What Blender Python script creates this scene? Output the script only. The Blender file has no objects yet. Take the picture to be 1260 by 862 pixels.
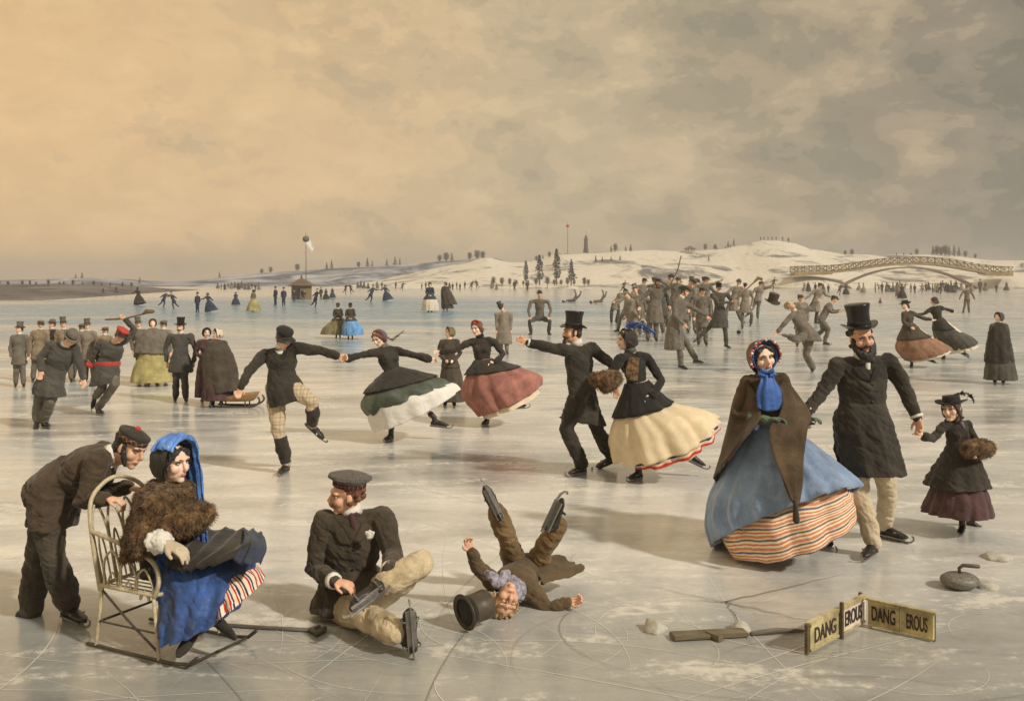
import bpy, bmesh, math, random
import numpy as np
from mathutils import Vector, Matrix, noise
random.seed(7)
rad = math.radians
V = Vector
sc = bpy.context.scene
COL = bpy.data.collections.new('skating_pond')          # linked to the scene at the end
# ---------------------------------------------------------------- camera geometry
FPX, HY, CX, CH = 1210.0, 345.0, 630.0, 2.1              # focal length in px, horizon row, centre column, eye height
def P(px, py, d): return V(((px-CX)*d/FPX, d, CH-(py-HY)*d/FPX))
def gd(py): return CH*FPX/(py-HY)                         # distance of a point on the ice seen at row py
def G(px, py, z=0.0):
    d = gd(py); return V(((px-CX)*d/FPX, d, z))
def C(r, g, b):
    f = lambda c: (c/255/12.92) if c/255 <= .04045 else ((c/255+.055)/1.055)**2.4
    return (f(r), f(g), f(b))
# ---------------------------------------------------------------- materials
MATS = {}
def newmat(name):
    m = bpy.data.materials.new(name); m.use_nodes = True
    nt = m.node_tree; b = nt.nodes['Principled BSDF']
    return m, nt, b
def nd(nt, t, **kw):
    n = nt.nodes.new(t)
    for k, v in kw.items():
        if k in n.inputs.keys(): n.inputs[k].default_value = v
        else: setattr(n, k, v)
    return n
def mapping(nt, scale, coord='Object', rot=(0,0,0)):
    tc = nd(nt, 'ShaderNodeTexCoord'); mp = nd(nt, 'ShaderNodeMapping')
    mp.inputs['Scale'].default_value = scale; mp.inputs['Rotation'].default_value = rot
    nt.links.new(tc.outputs[coord], mp.inputs[0]); return mp.outputs[0]
def fab(name, rgb, var=.35, rough=.9, scale=5.0, fine=160.0, bump=.25, sheen=.15, spec=.2, tint=None):
    """cloth, fur, leather...: base colour with worn blotches, a fine weave and soft creases"""
    if name in MATS: return MATS[name]
    m, nt, b = newmat(name); L = nt.links.new
    co = mapping(nt, (1,1,1))
    n1 = nd(nt, 'ShaderNodeTexNoise', Scale=scale, Detail=6.0, Roughness=.62); L(co, n1.inputs['Vector'])
    n2 = nd(nt, 'ShaderNodeTexNoise', Scale=fine, Detail=2.0); L(co, n2.inputs['Vector'])
    rp = nd(nt, 'ShaderNodeValToRGB'); L(n1.outputs['Fac'], rp.inputs[0])
    t = tint or tuple(c*1.0 for c in rgb)
    lo = tuple(c*(1-var) for c in rgb); hi = tuple(min(1, c*(1+var)) for c in t)
    rp.color_ramp.elements[0].position = .32; rp.color_ramp.elements[0].color = (*lo, 1)
    rp.color_ramp.elements[1].position = .68; rp.color_ramp.elements[1].color = (*hi, 1)
    mx = nd(nt, 'ShaderNodeMixRGB', blend_type='OVERLAY'); mx.inputs[0].default_value = .35
    L(rp.outputs[0], mx.inputs[1]); L(n2.outputs['Fac'], mx.inputs[2]); L(mx.outputs[0], b.inputs['Base Color'])
    b.inputs['Roughness'].default_value = rough; b.inputs['Specular IOR Level'].default_value = spec
    b.inputs['Sheen Weight'].default_value = sheen
    n3 = nd(nt, 'ShaderNodeTexNoise', Scale=14.0, Detail=4.0, Distortion=1.2); L(co, n3.inputs['Vector'])
    ad = nd(nt, 'ShaderNodeMath', operation='MULTIPLY_ADD'); L(n2.outputs['Fac'], ad.inputs[0]); ad.inputs[1].default_value = .12
    n4 = nd(nt, 'ShaderNodeTexNoise', noise_type='RIDGED_MULTIFRACTAL', Scale=5.5, Detail=3.0, Distortion=.5); L(mapping(nt, (1,1,2.0), rot=(.4,.3,0)), n4.inputs['Vector'])
    ad2 = nd(nt, 'ShaderNodeMath', operation='MULTIPLY_ADD'); L(n4.outputs['Fac'], ad2.inputs[0]); ad2.inputs[1].default_value = .45 if sheen > 0 else 0.0; L(n3.outputs['Fac'], ad2.inputs[2])
    L(ad2.outputs[0], ad.inputs[2])
    bp = nd(nt, 'ShaderNodeBump', Strength=min(1, bump*1.25), Distance=.03); L(ad.outputs[0], bp.inputs['Height']); L(bp.outputs[0], b.inputs['Normal'])
    MATS[name] = m; return m
def stripes(name, cols, n, axis='v', rough=.9):
    """woven stripes running along the uv of a skirt"""
    if name in MATS: return MATS[name]
    m, nt, b = newmat(name); L = nt.links.new
    uv = nd(nt, 'ShaderNodeTexCoord'); sp = nd(nt, 'ShaderNodeSeparateXYZ'); L(uv.outputs['UV'], sp.inputs[0])
    nz = nd(nt, 'ShaderNodeTexNoise', Scale=3.0, Detail=3.0); L(uv.outputs['Object'], nz.inputs['Vector'])
    a = nd(nt, 'ShaderNodeMath', operation='MULTIPLY_ADD'); L(sp.outputs[0 if axis == 'u' else 1], a.inputs[0]); a.inputs[1].default_value = n
    L(nz.outputs['Fac'], a.inputs[2])
    fr = nd(nt, 'ShaderNodeMath', operation='FRACT'); L(a.outputs[0], fr.inputs[0])
    rp = nd(nt, 'ShaderNodeValToRGB'); rp.color_ramp.interpolation = 'CONSTANT'; L(fr.outputs[0], rp.inputs[0])
    el = rp.color_ramp.elements
    while len(el) < len(cols): el.new(.5)
    pos = 0
    for e, (w, c) in zip(el, cols): e.position = pos; e.color = (*c, 1); pos += w
    n2 = nd(nt, 'ShaderNodeTexNoise', Scale=30.0, Detail=5.0); L(uv.outputs['Object'], n2.inputs['Vector'])
    mx = nd(nt, 'ShaderNodeMixRGB', blend_type='OVERLAY'); mx.inputs[0].default_value = .45
    L(rp.outputs[0], mx.inputs[1]); L(n2.outputs['Fac'], mx.inputs[2]); L(mx.outputs[0], b.inputs['Base Color'])
    b.inputs['Roughness'].default_value = rough; b.inputs['Specular IOR Level'].default_value = .2
    bp = nd(nt, 'ShaderNodeBump', Strength=.2, Distance=.03); L(n2.outputs['Fac'], bp.inputs['Height']); L(bp.outputs[0], b.inputs['Normal'])
    MATS[name] = m; return m
def plaid(name, base, line1, line2, scale=11.0):
    if name in MATS: return MATS[name]
    m, nt, b = newmat(name); L = nt.links.new
    tc = nd(nt, 'ShaderNodeTexCoord'); sp = nd(nt, 'ShaderNodeSeparateXYZ'); L(tc.outputs['Object'], sp.inputs[0])
    cur = None
    for ax, col, ph, w in ((0, line1, 0, .16), (2, line1, 0, .16), (0, line2, .5, .07), (2, line2, .5, .07)):
        a = nd(nt, 'ShaderNodeMath', operation='MULTIPLY_ADD'); L(sp.outputs[ax], a.inputs[0]); a.inputs[1].default_value = scale; a.inputs[2].default_value = ph
        f = nd(nt, 'ShaderNodeMath', operation='FRACT'); L(a.outputs[0], f.inputs[0])
        l = nd(nt, 'ShaderNodeMath', operation='LESS_THAN'); L(f.outputs[0], l.inputs[0]); l.inputs[1].default_value = w
        h = nd(nt, 'ShaderNodeMath', operation='MULTIPLY'); L(l.outputs[0], h.inputs[0]); h.inputs[1].default_value = .6
        mx = nd(nt, 'ShaderNodeMixRGB'); L(h.outputs[0], mx.inputs[0])
        if cur is None: mx.inputs[1].default_value = (*base, 1)
        else: L(cur, mx.inputs[1])
        mx.inputs[2].default_value = (*col, 1); cur = mx.outputs[0]
    L(cur, b.inputs['Base Color']); b.inputs['Roughness'].default_value = .9; b.inputs['Specular IOR Level'].default_value = .2
    n2 = nd(nt, 'ShaderNodeTexNoise', Scale=16.0, Detail=5.0, Distortion=1.0); L(tc.outputs['Object'], n2.inputs['Vector'])
    bp = nd(nt, 'ShaderNodeBump', Strength=.25, Distance=.03); L(n2.outputs['Fac'], bp.inputs['Height']); L(bp.outputs[0], b.inputs['Normal'])
    MATS[name] = m; return m
def glossy(name, rgb, rough=.3, metal=0.0, var=.25, scale=20.0, bump=.05):
    m = fab(name, rgb, var=var, rough=rough, scale=scale, fine=90.0, bump=bump, sheen=0.0, spec=.5)
    m.node_tree.nodes['Principled BSDF'].inputs['Metallic'].default_value = metal; return m
def wood(name, rgb, rough=.75):
    if name in MATS: return MATS[name]
    m, nt, b = newmat(name); L = nt.links.new
    co = mapping(nt, (3, 3, 40))
    n1 = nd(nt, 'ShaderNodeTexNoise', Scale=2.0, Detail=6.0, Distortion=.6); L(co, n1.inputs['Vector'])
    rp = nd(nt, 'ShaderNodeValToRGB'); L(n1.outputs['Fac'], rp.inputs[0])
    rp.color_ramp.elements[0].position = .3; rp.color_ramp.elements[0].color = (*[c*.55 for c in rgb], 1)
    rp.color_ramp.elements[1].position = .7; rp.color_ramp.elements[1].color = (*[min(1, c*1.25) for c in rgb], 1)
    L(rp.outputs[0], b.inputs['Base Color']); b.inputs['Roughness'].default_value = rough
    bp = nd(nt, 'ShaderNodeBump', Strength=.3, Distance=.01); L(n1.outputs['Fac'], bp.inputs['Height']); L(bp.outputs[0], b.inputs['Normal'])
    MATS[name] = m; return m
def skinmat(name, rgb):
    m = fab(name, rgb, var=.13, rough=.55, scale=18.0, fine=200.0, bump=.05, sheen=0.0, spec=.35)
    b = m.node_tree.nodes['Principled BSDF']; b.inputs['Subsurface Weight'].default_value = .12
    b.inputs['Subsurface Radius'].default_value = (.01, .004, .002); return m
SKIN = skinmat('skin', C(222,178,148)); SKINL = skinmat('fair_skin', C(240,206,182)); SKINR = skinmat('ruddy_skin', C(220,172,142))
LIP = fab('lip', C(196,124,108), var=.1, rough=.5, bump=0); BLUSH = skinmat('cheek', C(234,188,164)); LIPM = skinmat('pale_lip', C(188,124,98))
EYEW = glossy('eye_white', (.40,.36,.31), .3); IRIS = glossy('iris', (.03,.018,.01), .15)
BLACKHAIR = fab('black_hair', (.018,.013,.01), var=.5, rough=.5, scale=60, bump=.6, spec=.5)
BROWNHAIR = fab('brown_hair', (.06,.032,.016), var=.5, rough=.5, scale=60, bump=.6, spec=.5)
REDHAIR = fab('auburn_hair', (.17,.065,.028), var=.5, rough=.5, scale=60, bump=.6, spec=.5)
BLONDE = fab('blond_hair', (.36,.25,.11), var=.45, rough=.5, scale=60, bump=.6, spec=.4)
BLACK = fab('black_wool', (.022,.020,.017), var=.4); BLACKB = fab('black_brown_wool', (.040,.034,.026), var=.4)
BROWN = fab('brown_wool', (.072,.058,.042), var=.35); GREYW = fab('grey_wool', (.155,.135,.105), var=.3)
DKGREY = fab('dark_grey_wool', (.078,.071,.060), var=.35); HAZED = fab('haze_paled_wool', (.235,.20,.155), var=.3)  # second wool is for distant figures: haze put into the cloth colour as paleness
TAN = fab('tan_wool', (.26,.2,.13), var=.3); BEIGE = fab('beige_wool', (.50,.40,.27), var=.22)
CREAM = fab('cream_cloth', (.66,.58,.44), var=.18); WHITE = fab('white_linen', (.72,.69,.62), var=.12)
NAVY = fab('navy_wool', (.036,.046,.072), var=.4); BLUE = fab('blue_cloth', (.21,.29,.43), var=.3, sheen=.3)
BRBLUE = fab('bright_blue_silk', (.03,.10,.34), var=.4, rough=.55, spec=.4); RED = fab('red_cloth', (.42,.055,.04), var=.3)
GREEN = fab('green_silk', (.075,.092,.065), var=.45, rough=.6, spec=.4); GLOVE = fab('green_kid', (.11,.15,.11), var=.3)
PINK = fab('rose_cloth', (.32,.14,.11), var=.35); PLUM = fab('plum_cloth', (.085,.045,.045), var=.35)
YELLOW = fab('yellow_cloth', (.36,.31,.13), var=.35); OLIVE = fab('olive_cloth', (.20,.17,.085), var=.35)
RUST = fab('rust_cloth', (.27,.15,.09), var=.35); SHAWL = fab('brown_shawl', (.070,.047,.026), var=.5, fine=90)
FUR = fab('brown_fur', (.052,.030,.016), var=.8, scale=22, bump=.8, tint=(.14,.08,.035))
GLOVEC = fab('cream_kid', (.55,.45,.31), var=.2, rough=.7); LEATHER = glossy('black_leather', (.025,.02,.016), .42)
SILKHAT = glossy('silk_hat', (.014,.012,.011), .28); STEEL = glossy('skate_steel', (.30,.29,.27), .35, .8)
PALEBLUE = fab('sky_blue_cloth', (.15,.32,.58), var=.25); TWEED = fab('tweed', (.10,.088,.075), var=.55, scale=70)
BROWNTR = fab('brown_corduroy', (.19,.12,.055), var=.45); MAUVE = fab('mauve_silk', (.19,.12,.16), var=.4)
# ---------------------------------------------------------------- mesh primitives
def _rings(bm, rings, cap=True, loop=False):
    vs = [[bm.verts.new(p) for p in r] for r in rings]
    n = len(vs[0])
    for a, b in zip(vs, vs[1:]):
        for i in range(n): bm.faces.new((a[i], a[(i+1) % n], b[(i+1) % n], b[i]))
    if loop:
        a, b = vs[-1], vs[0]
        for i in range(n): bm.faces.new((a[i], a[(i+1) % n], b[(i+1) % n], b[i]))
    elif cap:
        bm.faces.new(vs[0][::-1]); bm.faces.new(vs[-1])
    return vs
def frame(t, hint=None):
    t = t.normalized()
    h = V(hint) if hint is not None else (V((0,0,1)) if abs(t.z) < .9 else V((0,1,0)))
    a = h - t*h.dot(t)
    if a.length < 1e-4: a = t.orthogonal()
    a.normalize(); return a, t.cross(a)
def tube(bm, pts, r, seg=12, hint=None, round_ends=True):
    """closed limb along pts; radius per point, or (ra, rb) = half size along hint and across"""
    pts = [V(p) for p in pts]
    r = [(q, q) if not isinstance(q, (tuple, list)) else q for q in (r if isinstance(r, list) else [r]*len(pts))]
    rings = []; n = len(pts); a0 = None
    T = []
    for i in range(n):
        t = (pts[min(i+1, n-1)]-pts[max(i-1, 0)])
        if t.length < 1e-6: t = V((0,0,1))
        T.append(t.normalized())
    def ring(c, a, b, ra, rb): return [c+a*(ra*math.cos(k*2*math.pi/seg))+b*(rb*math.sin(k*2*math.pi/seg)) for k in range(seg)]
    for i in range(n):
        a, b = frame(T[i], hint if hint is not None else a0)
        if hint is None: a0 = a
        ra, rb = r[i]; m = min(ra, rb)
        if i == 0 and round_ends:
            for q in (75, 45): rings.append(ring(pts[0]-T[0]*m*math.sin(rad(q)), a, b, ra*math.cos(rad(q)), rb*math.cos(rad(q))))
        rings.append(ring(pts[i], a, b, ra, rb))
        if i == n-1 and round_ends:
            for q in (45, 75): rings.append(ring(pts[i]+T[i]*m*math.sin(rad(q)), a, b, ra*math.cos(rad(q)), rb*math.cos(rad(q))))
    _rings(bm, rings)
def ell(bm, c, ax, ay, az, sub=2):
    M = Matrix((ax, ay, az)).transposed().to_4x4(); M.translation = V(c)
    bmesh.ops.create_icosphere(bm, subdivisions=sub, radius=1, matrix=M)
def ball(bm, c, r, sub=2): ell(bm, c, V((r,0,0)), V((0,r,0)), V((0,0,r)), sub)
def box(bm, c, hx, hy, hz):
    """box from centre and three half vectors"""
    c, hx, hy, hz = V(c), V(hx), V(hy), V(hz)
    vs = [bm.verts.new(c+hx*i+hy*j+hz*k) for i in (-1,1) for j in (-1,1) for k in (-1,1)]
    for f in ((0,1,3,2),(4,6,7,5),(0,4,5,1),(2,3,7,6),(0,2,6,4),(1,5,7,3)): bm.faces.new([vs[i] for i in f])
def lathe(bm, c, X, Y, Z, prof, seg=32, warp=None, cap=True):
    """rings (radius, height) about axis Z; X, Y may be unequal for an oval"""
    rings = []
    for r_, z in prof:
        R = []
        for k in range(seg):
            t = 2*math.pi*k/seg; x, y = r_*math.cos(t), r_*math.sin(t)
            dz = warp(x, y, r_, z) if warp else 0
            R.append(V(c)+X*x+Y*y+Z*(z+dz))
        rings.append(R)
    _rings(bm, rings, cap)
def cr(p0, p1, p2, p3, t):
    return .5*((2*p1)+(p2-p0)*t+(2*p0-5*p1+4*p2-p3)*t*t+(3*p1-p0-3*p2+p3)*t**3)
def resample(L, n):
    """Catmull-Rom through a list of vectors / floats"""
    out = []; m = len(L)-1
    for k in range(n+1):
        x = k*m/n; i = min(int(x), m-1); t = x-i
        out.append(cr(L[max(i-1, 0)], L[i], L[i+1], L[min(i+2, m)], t))
    return out
def patch(bm, rows, nu=14, nv=14, th=.008, wob=.0, seed=0, uv=True):
    """cloth sheet with thickness through a grid of points"""
    rows = [[V(p) for p in r] for r in rows]
    g = [resample(r, nu) for r in rows]; cols = [resample([g[j][i] for j in range(len(g))], nv) for i in range(nu+1)]
    lay = bm.loops.layers.uv.verify()
    pt = [[cols[i][j] for i in range(nu+1)] for j in range(nv+1)]
    nr = [[None]*(nu+1) for _ in range(nv+1)]
    for j in range(nv+1):
        for i in range(nu+1):
            du = pt[j][min(i+1, nu)]-pt[j][max(i-1, 0)]; dv = pt[min(j+1, nv)][i]-pt[max(j-1, 0)][i]
            q = du.cross(dv); nr[j][i] = q.normalized() if q.length > 1e-9 else V((0,-1,0))
    for j in range(nv+1):
        for i in range(nu+1):
            if wob: pt[j][i] = pt[j][i]+nr[j][i]*wob*(math.sin(i*1.25+seed+.3*math.sin(j*.5))+.5*math.sin(i*2.7+seed*2+j*.2))
    A = [[bm.verts.new(pt[j][i]+nr[j][i]*th/2) for i in range(nu+1)] for j in range(nv+1)]
    B = [[bm.verts.new(pt[j][i]-nr[j][i]*th/2) for i in range(nu+1)] for j in range(nv+1)]
    def fc(vs, uvs):
        f = bm.faces.new(vs)
        for l, q in zip(f.loops, uvs): l[lay].uv = q
    for j in range(nv):
        for i in range(nu):
            q = [(i/nu, j/nv), ((i+1)/nu, j/nv), ((i+1)/nu, (j+1)/nv), (i/nu, (j+1)/nv)]
            fc((A[j][i], A[j][i+1], A[j+1][i+1], A[j+1][i]), q)
            fc((B[j][i], B[j+1][i], B[j+1][i+1], B[j][i+1]), [q[0], q[3], q[2], q[1]])
    for j in range(nv):
        for i in (0, nu):
            fc((A[j][i], A[j+1][i], B[j+1][i], B[j][i]), [(i/nu, j/nv)]*4)
    for i in range(nu):
        for j in (0, nv):
            fc((A[j][i], A[j][i+1], B[j][i+1], B[j][i]), [(i/nu, j/nv)]*4)
def gown(bm, rings, seg=96, steps=26, folds=13, amp=.05, seed=0.0, th=.012, closed_top=True, upto=1.0, grow=0.0):
    """skirt through rings (centre, u, v): swelling folds that deepen to the hem, with an inside; uv = (round, down)"""
    cs = resample([r[0] for r in rings], steps); us = resample([r[1] for r in rings], steps); vs_ = resample([r[2] for r in rings], steps)
    lay = bm.loops.layers.uv.verify(); rows = []
    for inner in (0, 1):
        R = []
        for j in range(int(steps*upto)+1):
            t = j/steps; row = []
            for k in range(seg):
                a = 2*math.pi*k/seg
                w = 1.7*abs(math.sin(round(folds/2)*a+seed+.9*math.sin(2*a+seed)+.5*t))-1
                f = 1+amp*(t**.9)*(w*.75+.30*math.sin(round(folds*1.5)*a+seed*3-1.1*t)) + .02*t*math.sin(3*a+seed)
                f *= 1+grow
                if inner: f *= .965; 
                row.append(cs[j]+us[j]*(f*math.cos(a))+vs_[j]*(f*math.sin(a)))
            R.append(row)
        rows.append(R)
    seq = rows[0]+rows[1][::-1]
    tv = [j/steps for j in range(int(steps*upto)+1)]; tv = tv+tv[::-1]
    verts = [[bm.verts.new(p) for p in r] for r in seq]
    for j in range(len(verts)-1):
        for k in range(seg):
            f = bm.faces.new((verts[j][k], verts[j][(k+1) % seg], verts[j+1][(k+1) % seg], verts[j+1][k]))
            for l, q in zip(f.loops, ((k/seg, tv[j]), ((k+1)/seg, tv[j]), ((k+1)/seg, tv[j+1]), (k/seg, tv[j+1]))): l[lay].uv = q
    if closed_top: bm.faces.new(verts[0][::-1])
# ---------------------------------------------------------------- objects
TEX = {}
CREASE = bpy.data.objects.new('crease_axes', None); sc.collection.objects.link(CREASE); CREASE.rotation_euler = (.5, .45, .3); CREASE.scale = (1.0, 1.0, .36)
def tex(scale, kind='CLOUDS'):
    k = (round(scale, 3), kind)
    if k not in TEX:
        t = bpy.data.textures.new('crease', 'CLOUDS'); t.noise_scale = scale; t.noise_depth = 2
        if kind == 'HARD': t.noise_type = 'HARD_NOISE'
        TEX[k] = t
    return TEX[k]
def obj(name, bm, mats, parent=None, origin=None, vox=None, smooth=3, disp=None, shade=True, mesh_only=False):
    me = bpy.data.meshes.new(name)
    bmesh.ops.recalc_face_normals(bm, faces=bm.faces)
    if origin is None and parent is not None and 'origin' in parent: origin = V(parent['origin'])
    if origin is not None: bmesh.ops.translate(bm, verts=bm.verts, vec=-V(origin))
    bm.to_mesh(me); bm.free()
    if vox or disp:
        o = bpy.data.objects.new('tmp', me); sc.collection.objects.link(o)
        if vox:
            m = o.modifiers.new('r', 'REMESH'); m.mode = 'VOXEL'; m.voxel_size = vox; m.use_smooth_shade = True
        if smooth:
            m = o.modifiers.new('s', 'SMOOTH'); m.factor = .5; m.iterations = smooth
        for d in (disp or []):
            m = o.modifiers.new('d', 'DISPLACE'); m.texture = tex(d[1], d[2] if len(d) > 2 else 'CLOUDS'); m.strength = d[0]; m.mid_level = .28 if len(d) > 2 and d[2] == 'HARD' else .5
            if len(d) > 3: m.texture_coords = 'OBJECT'; m.texture_coords_object = CREASE
            else: m.texture_coords = 'LOCAL'
        dg = bpy.context.evaluated_depsgraph_get()
        me2 = bpy.data.meshes.new_from_object(o.evaluated_get(dg)); me2.name = name
        bpy.data.objects.remove(o); bpy.data.meshes.remove(me); me = me2
    me.materials.clear()
    for m in (mats if isinstance(mats, (list, tuple)) else [mats]): me.materials.append(m)
    if shade: me.polygons.foreach_set('use_smooth', [True]*len(me.polygons))
    o = bpy.data.objects.new(name, me); COL.objects.link(o)
    if parent is not None:
        o.parent = parent
        if 'origin' in parent.keys() and parent.type == 'MESH': pass
    elif origin is not None: o.location = origin
    return o
ORG = {}
def thing(name, label, cat, loc, group=None):
    o = bpy.data.objects.new(name, None); COL.objects.link(o); o.location = loc; o.empty_display_size = .1
    o['label'] = label; o['category'] = cat
    if group: o['group'] = group
    ORG[o.name] = V(loc); return o
def part(name, bm, mats, root, parent=None, **kw):
    """a mesh in world coordinates -> child of root (or of a part of root)"""
    o = obj(name, bm, mats, None, origin=ORG[root.name], **kw)
    o.location = (0,0,0); o.parent = parent or root
    return o
def tag(o, label=None, cat=None, group=None, kind=None):
    if label: o['label'] = label
    if cat: o['category'] = cat
    if group: o['group'] = group
    if kind: o['kind'] = kind
    return o
def lone(name, bm, mats, label, cat, loc, group=None, **kw):
    o = obj(name, bm, mats, None, origin=loc, **kw); return tag(o, label, cat, group)
NB = lambda: bmesh.new()
# ---------------------------------------------------------------- people
def hand(bm, w, d, n, s, curl=.5, side=1, fat=1.0):
    """palm, four unequal bent fingers and a thumb leaving the side of the palm"""
    d = d.normalized(); n = V(n); n = (n-d*n.dot(d))
    n = n.normalized() if n.length > 1e-3 else d.orthogonal(); b = d.cross(n)*side
    tube(bm, [w-d*.01*s, w+d*.035*s, w+d*.082*s], [(.026*s*fat, .018*s*fat), (.039*s*fat, .019*s*fat), (.040*s*fat, .016*s*fat)], 10, hint=b)
    for i in range(4):
        p = w+d*(.084-.006*abs(i-1.2))*s+b*(-.031+.0207*i)*s; a = curl*.55; q = d+b*(-.12+.08*i); pts = [p]
        for k, L in enumerate((.044, .028, .021)):
            L *= (.9, 1.0, .95, .75)[i]*s
            dr = q.normalized()*math.cos(a)+n*math.sin(a); p = p+dr.normalized()*L; pts.append(p); a += curl*(.9+.1*i)
        tube(bm, pts, [.0098*s*fat, .0095*s*fat, .009*s*fat, .008*s*fat], 8)
    p = w+d*.022*s-b*.030*s; t1 = (d*.65-b*.65+n*.25).normalized(); t2 = (d*.95-b*.15+n*.45).normalized()
    tube(bm, [p, p+t1*.042*s, p+t1*.042*s+t2*.034*s], [.0135*s*fat, .0115*s*fat, .0095*s*fat], 8)
class Fig: pass
def fig(label, D, J, s=1.0, face=(0,-1,0), sex='m', skin=None, hands=(True, True), curl=(.5, .5), hn=((0,-1,0), (0,-1,0)), group=None,
        up=None, closed=False, hair=None, hairstyle='short', vox=None, hdir=(None, None), legs=True, beard=None, fingers=True, headk=1.0, ev=None):
    F = Fig(); F.s = s; F.D = D; F.sex = sex
    F.vox = vox or min(.022, max(.0052, .00085*D))
    p = {}
    for k, t in J.items():
        if len(t) == 3 and t[2] == 'g': g = G(t[0], t[1]); p[k] = V((g.x, g.y, .118*s))
        else: p[k] = P(t[0], t[1], D+(t[2] if len(t) > 2 else 0))
    ax = (p['sB']-p['sA']).normalized()
    if 'neck' not in p: p['neck'] = (p['sA']+p['sB'])/2+(p['head']-(p['sA']+p['sB'])/2)*.3
    if 'hA' not in p:
        hx = V((ax.x, ax.y, ax.z*.3)).normalized()
        p['hA'] = p['pel']-hx*.085*s; p['hB'] = p['pel']+hx*.085*s
    F.p = p
    base = V((p['pel'].x, p['pel'].y, 0))
    F.root = thing('person', label, 'person', base, group)
    hc = p['head']; f = V(face).normalized(); u = V(up) if up else (hc-p['neck']); u = u-f*u.dot(f); u.normalize(); r = f.cross(u)
    F.h = (hc, r, f, u); hs = s*headk; F.hs = hs
    def H(x, y, z): return hc+(r*x+f*y+u*z)*hs
    F.H = H
    skin = skin or (SKIN if sex == 'm' else SKINL); F.skin = skin
    # body: one continuous surface
    bm = NB()
    ell(bm, H(0,-.012,.035), r*.074*hs, f*.092*hs, u*.084*hs)
    ell(bm, H(0,.024,-.035), r*.057*hs, f*.062*hs, u*.080*hs)
    ell(bm, H(0,.060,-.093), r*.026*hs, f*.022*hs, u*.020*hs)
    tube(bm, [H(0,.082,.018), H(0,.104,-.022), H(0,.098,-.030)], [.009*hs, .0145*hs, .013*hs], 8)
    for q in (-1, 1):
        ell(bm, H(q*.036,.050,-.024), r*.032*hs, f*.030*hs, u*.032*hs)
        tube(bm, [H(q*.012,.082,.032), H(q*.048,.068,.030)], [.012*hs, .011*hs], 8)
        ell(bm, H(q*.076,-.008,-.006), r*.010*hs, f*.020*hs, u*.031*hs)
    tube(bm, [H(-.020,.076,-.060), H(0,.087,-.058), H(.020,.076,-.060)], [.007*hs, .011*hs, .007*hs], 8)
    nr = .056 if sex == 'm' else .046
    tube(bm, [H(0,-.02,-.05), (H(0,-.02,-.08)+p['neck'])/2, p['neck']-(hc-p['neck']).normalized()*.04*s], [nr*s, nr*s, nr*1.02*s], 12)
    torso(bm, F, .70)
    for q, i in (('A', 0), ('B', 1)):
        if 'e'+q not in p: continue
        S, E, W = p['s'+q], p['e'+q], p['w'+q]
        tube(bm, [S, S.lerp(E, .5), E, E.lerp(W, .35), W], [.04*s, .034*s, .027*s, .028*s, .024*s], 10)
        if hands[i]:
            dr = V(hdir[i]) if hdir[i] else (W-E)
            hand(bm, W, dr, hn[i], s*(.93 if sex == 'm' else .84), curl[i], 1 if i == 0 else -1)
    for q in 'AB':
        if legs and 'a'+q in p:
            k = p.get('k'+q) or p['h'+q].lerp(p['a'+q], .5)
            tube(bm, [p['h'+q], p['h'+q].lerp(k, .5), k, k.lerp(p['a'+q], .35), p['a'+q]], [.062*s, .05*s, .036*s, .034*s, .028*s], 10)
            p['k'+q] = k
    o = part('body', bm, [skin, LIP if sex == 'f' else LIPM, BLUSH], F.root, vox=F.vox, smooth=2)
    F.body = o; me = o.data; n = len(me.vertices); co = np.empty(n*3); me.vertices.foreach_get('co', co); co = co.reshape(-1, 3)
    rel = (co-np.array(hc-base))/hs; x = rel@np.array(r); y = rel@np.array(f); z = rel@np.array(u)
    for q in (-1, 1):                                      # eye sockets
        g = np.exp(-(((x-q*.032)/.016)**2+((z-.006)/.012)**2))*(y > .03)
        co -= np.outer(g*.0085*hs, np.array(f))
    me.vertices.foreach_set('co', co.ravel())
    fc = np.empty(len(me.polygons)*3); me.polygons.foreach_get('center', fc); fc = (fc.reshape(-1, 3)-np.array(hc-base))/hs
    X, Y, Z = fc@np.array(r), fc@np.array(f), fc@np.array(u)
    mi = np.zeros(len(X), dtype=np.int32)
    mi[(np.abs(X) < .022) & (np.abs(Z+.059) < (.010 if sex == 'f' else .007)) & (Y > .06)] = 1
    if sex == 'f': mi[((np.abs(X)-.040)**2+(Z+.028)**2 < .016**2) & (Y > .03)] = 2
    me.polygons.foreach_set('material_index', mi); me.update()
    if D < 17 or ev:                                       # eyes and brows
        for q in (-1, 1):
            bm = NB(); c = H(q*.032,.0685,.007); M = Matrix((r*.0145*hs, f*.0115*hs, u*.0088*hs)).transposed().to_4x4(); M.translation = c
            bmesh.ops.create_uvsphere(bm, u_segments=12, v_segments=8, radius=1, matrix=M)
            ir = H(q*.032+.001,.0805,.006)
            for fce in bm.faces: fce.material_index = 1 if (fce.calc_center_median()-ir).length < .0125*hs else 0
            part('eye', bm, [skin, skin] if closed else [EYEW, IRIS], F.root)
            bm = NB(); tube(bm, [H(q*.012,.090,.026), H(q*.032,.085,.033), H(q*.052,.070,.026)], [.0022*hs, .0035*hs, .002*hs], 6)
            part('eyebrow', bm, hair or BROWNHAIR, F.root)
            bm = NB(); tube(bm, [H(q*.017,.079,.012), H(q*.032,.0815,.0175), H(q*.049,.072,.011)], [.002*hs, .0034*hs, .002*hs], 6)
            part('eyelid', bm, hair or BROWNHAIR, F.root)
    if hair: hairs(F, hair, hairstyle)
    if beard: beards(F, beard, hair)
    return F
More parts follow.
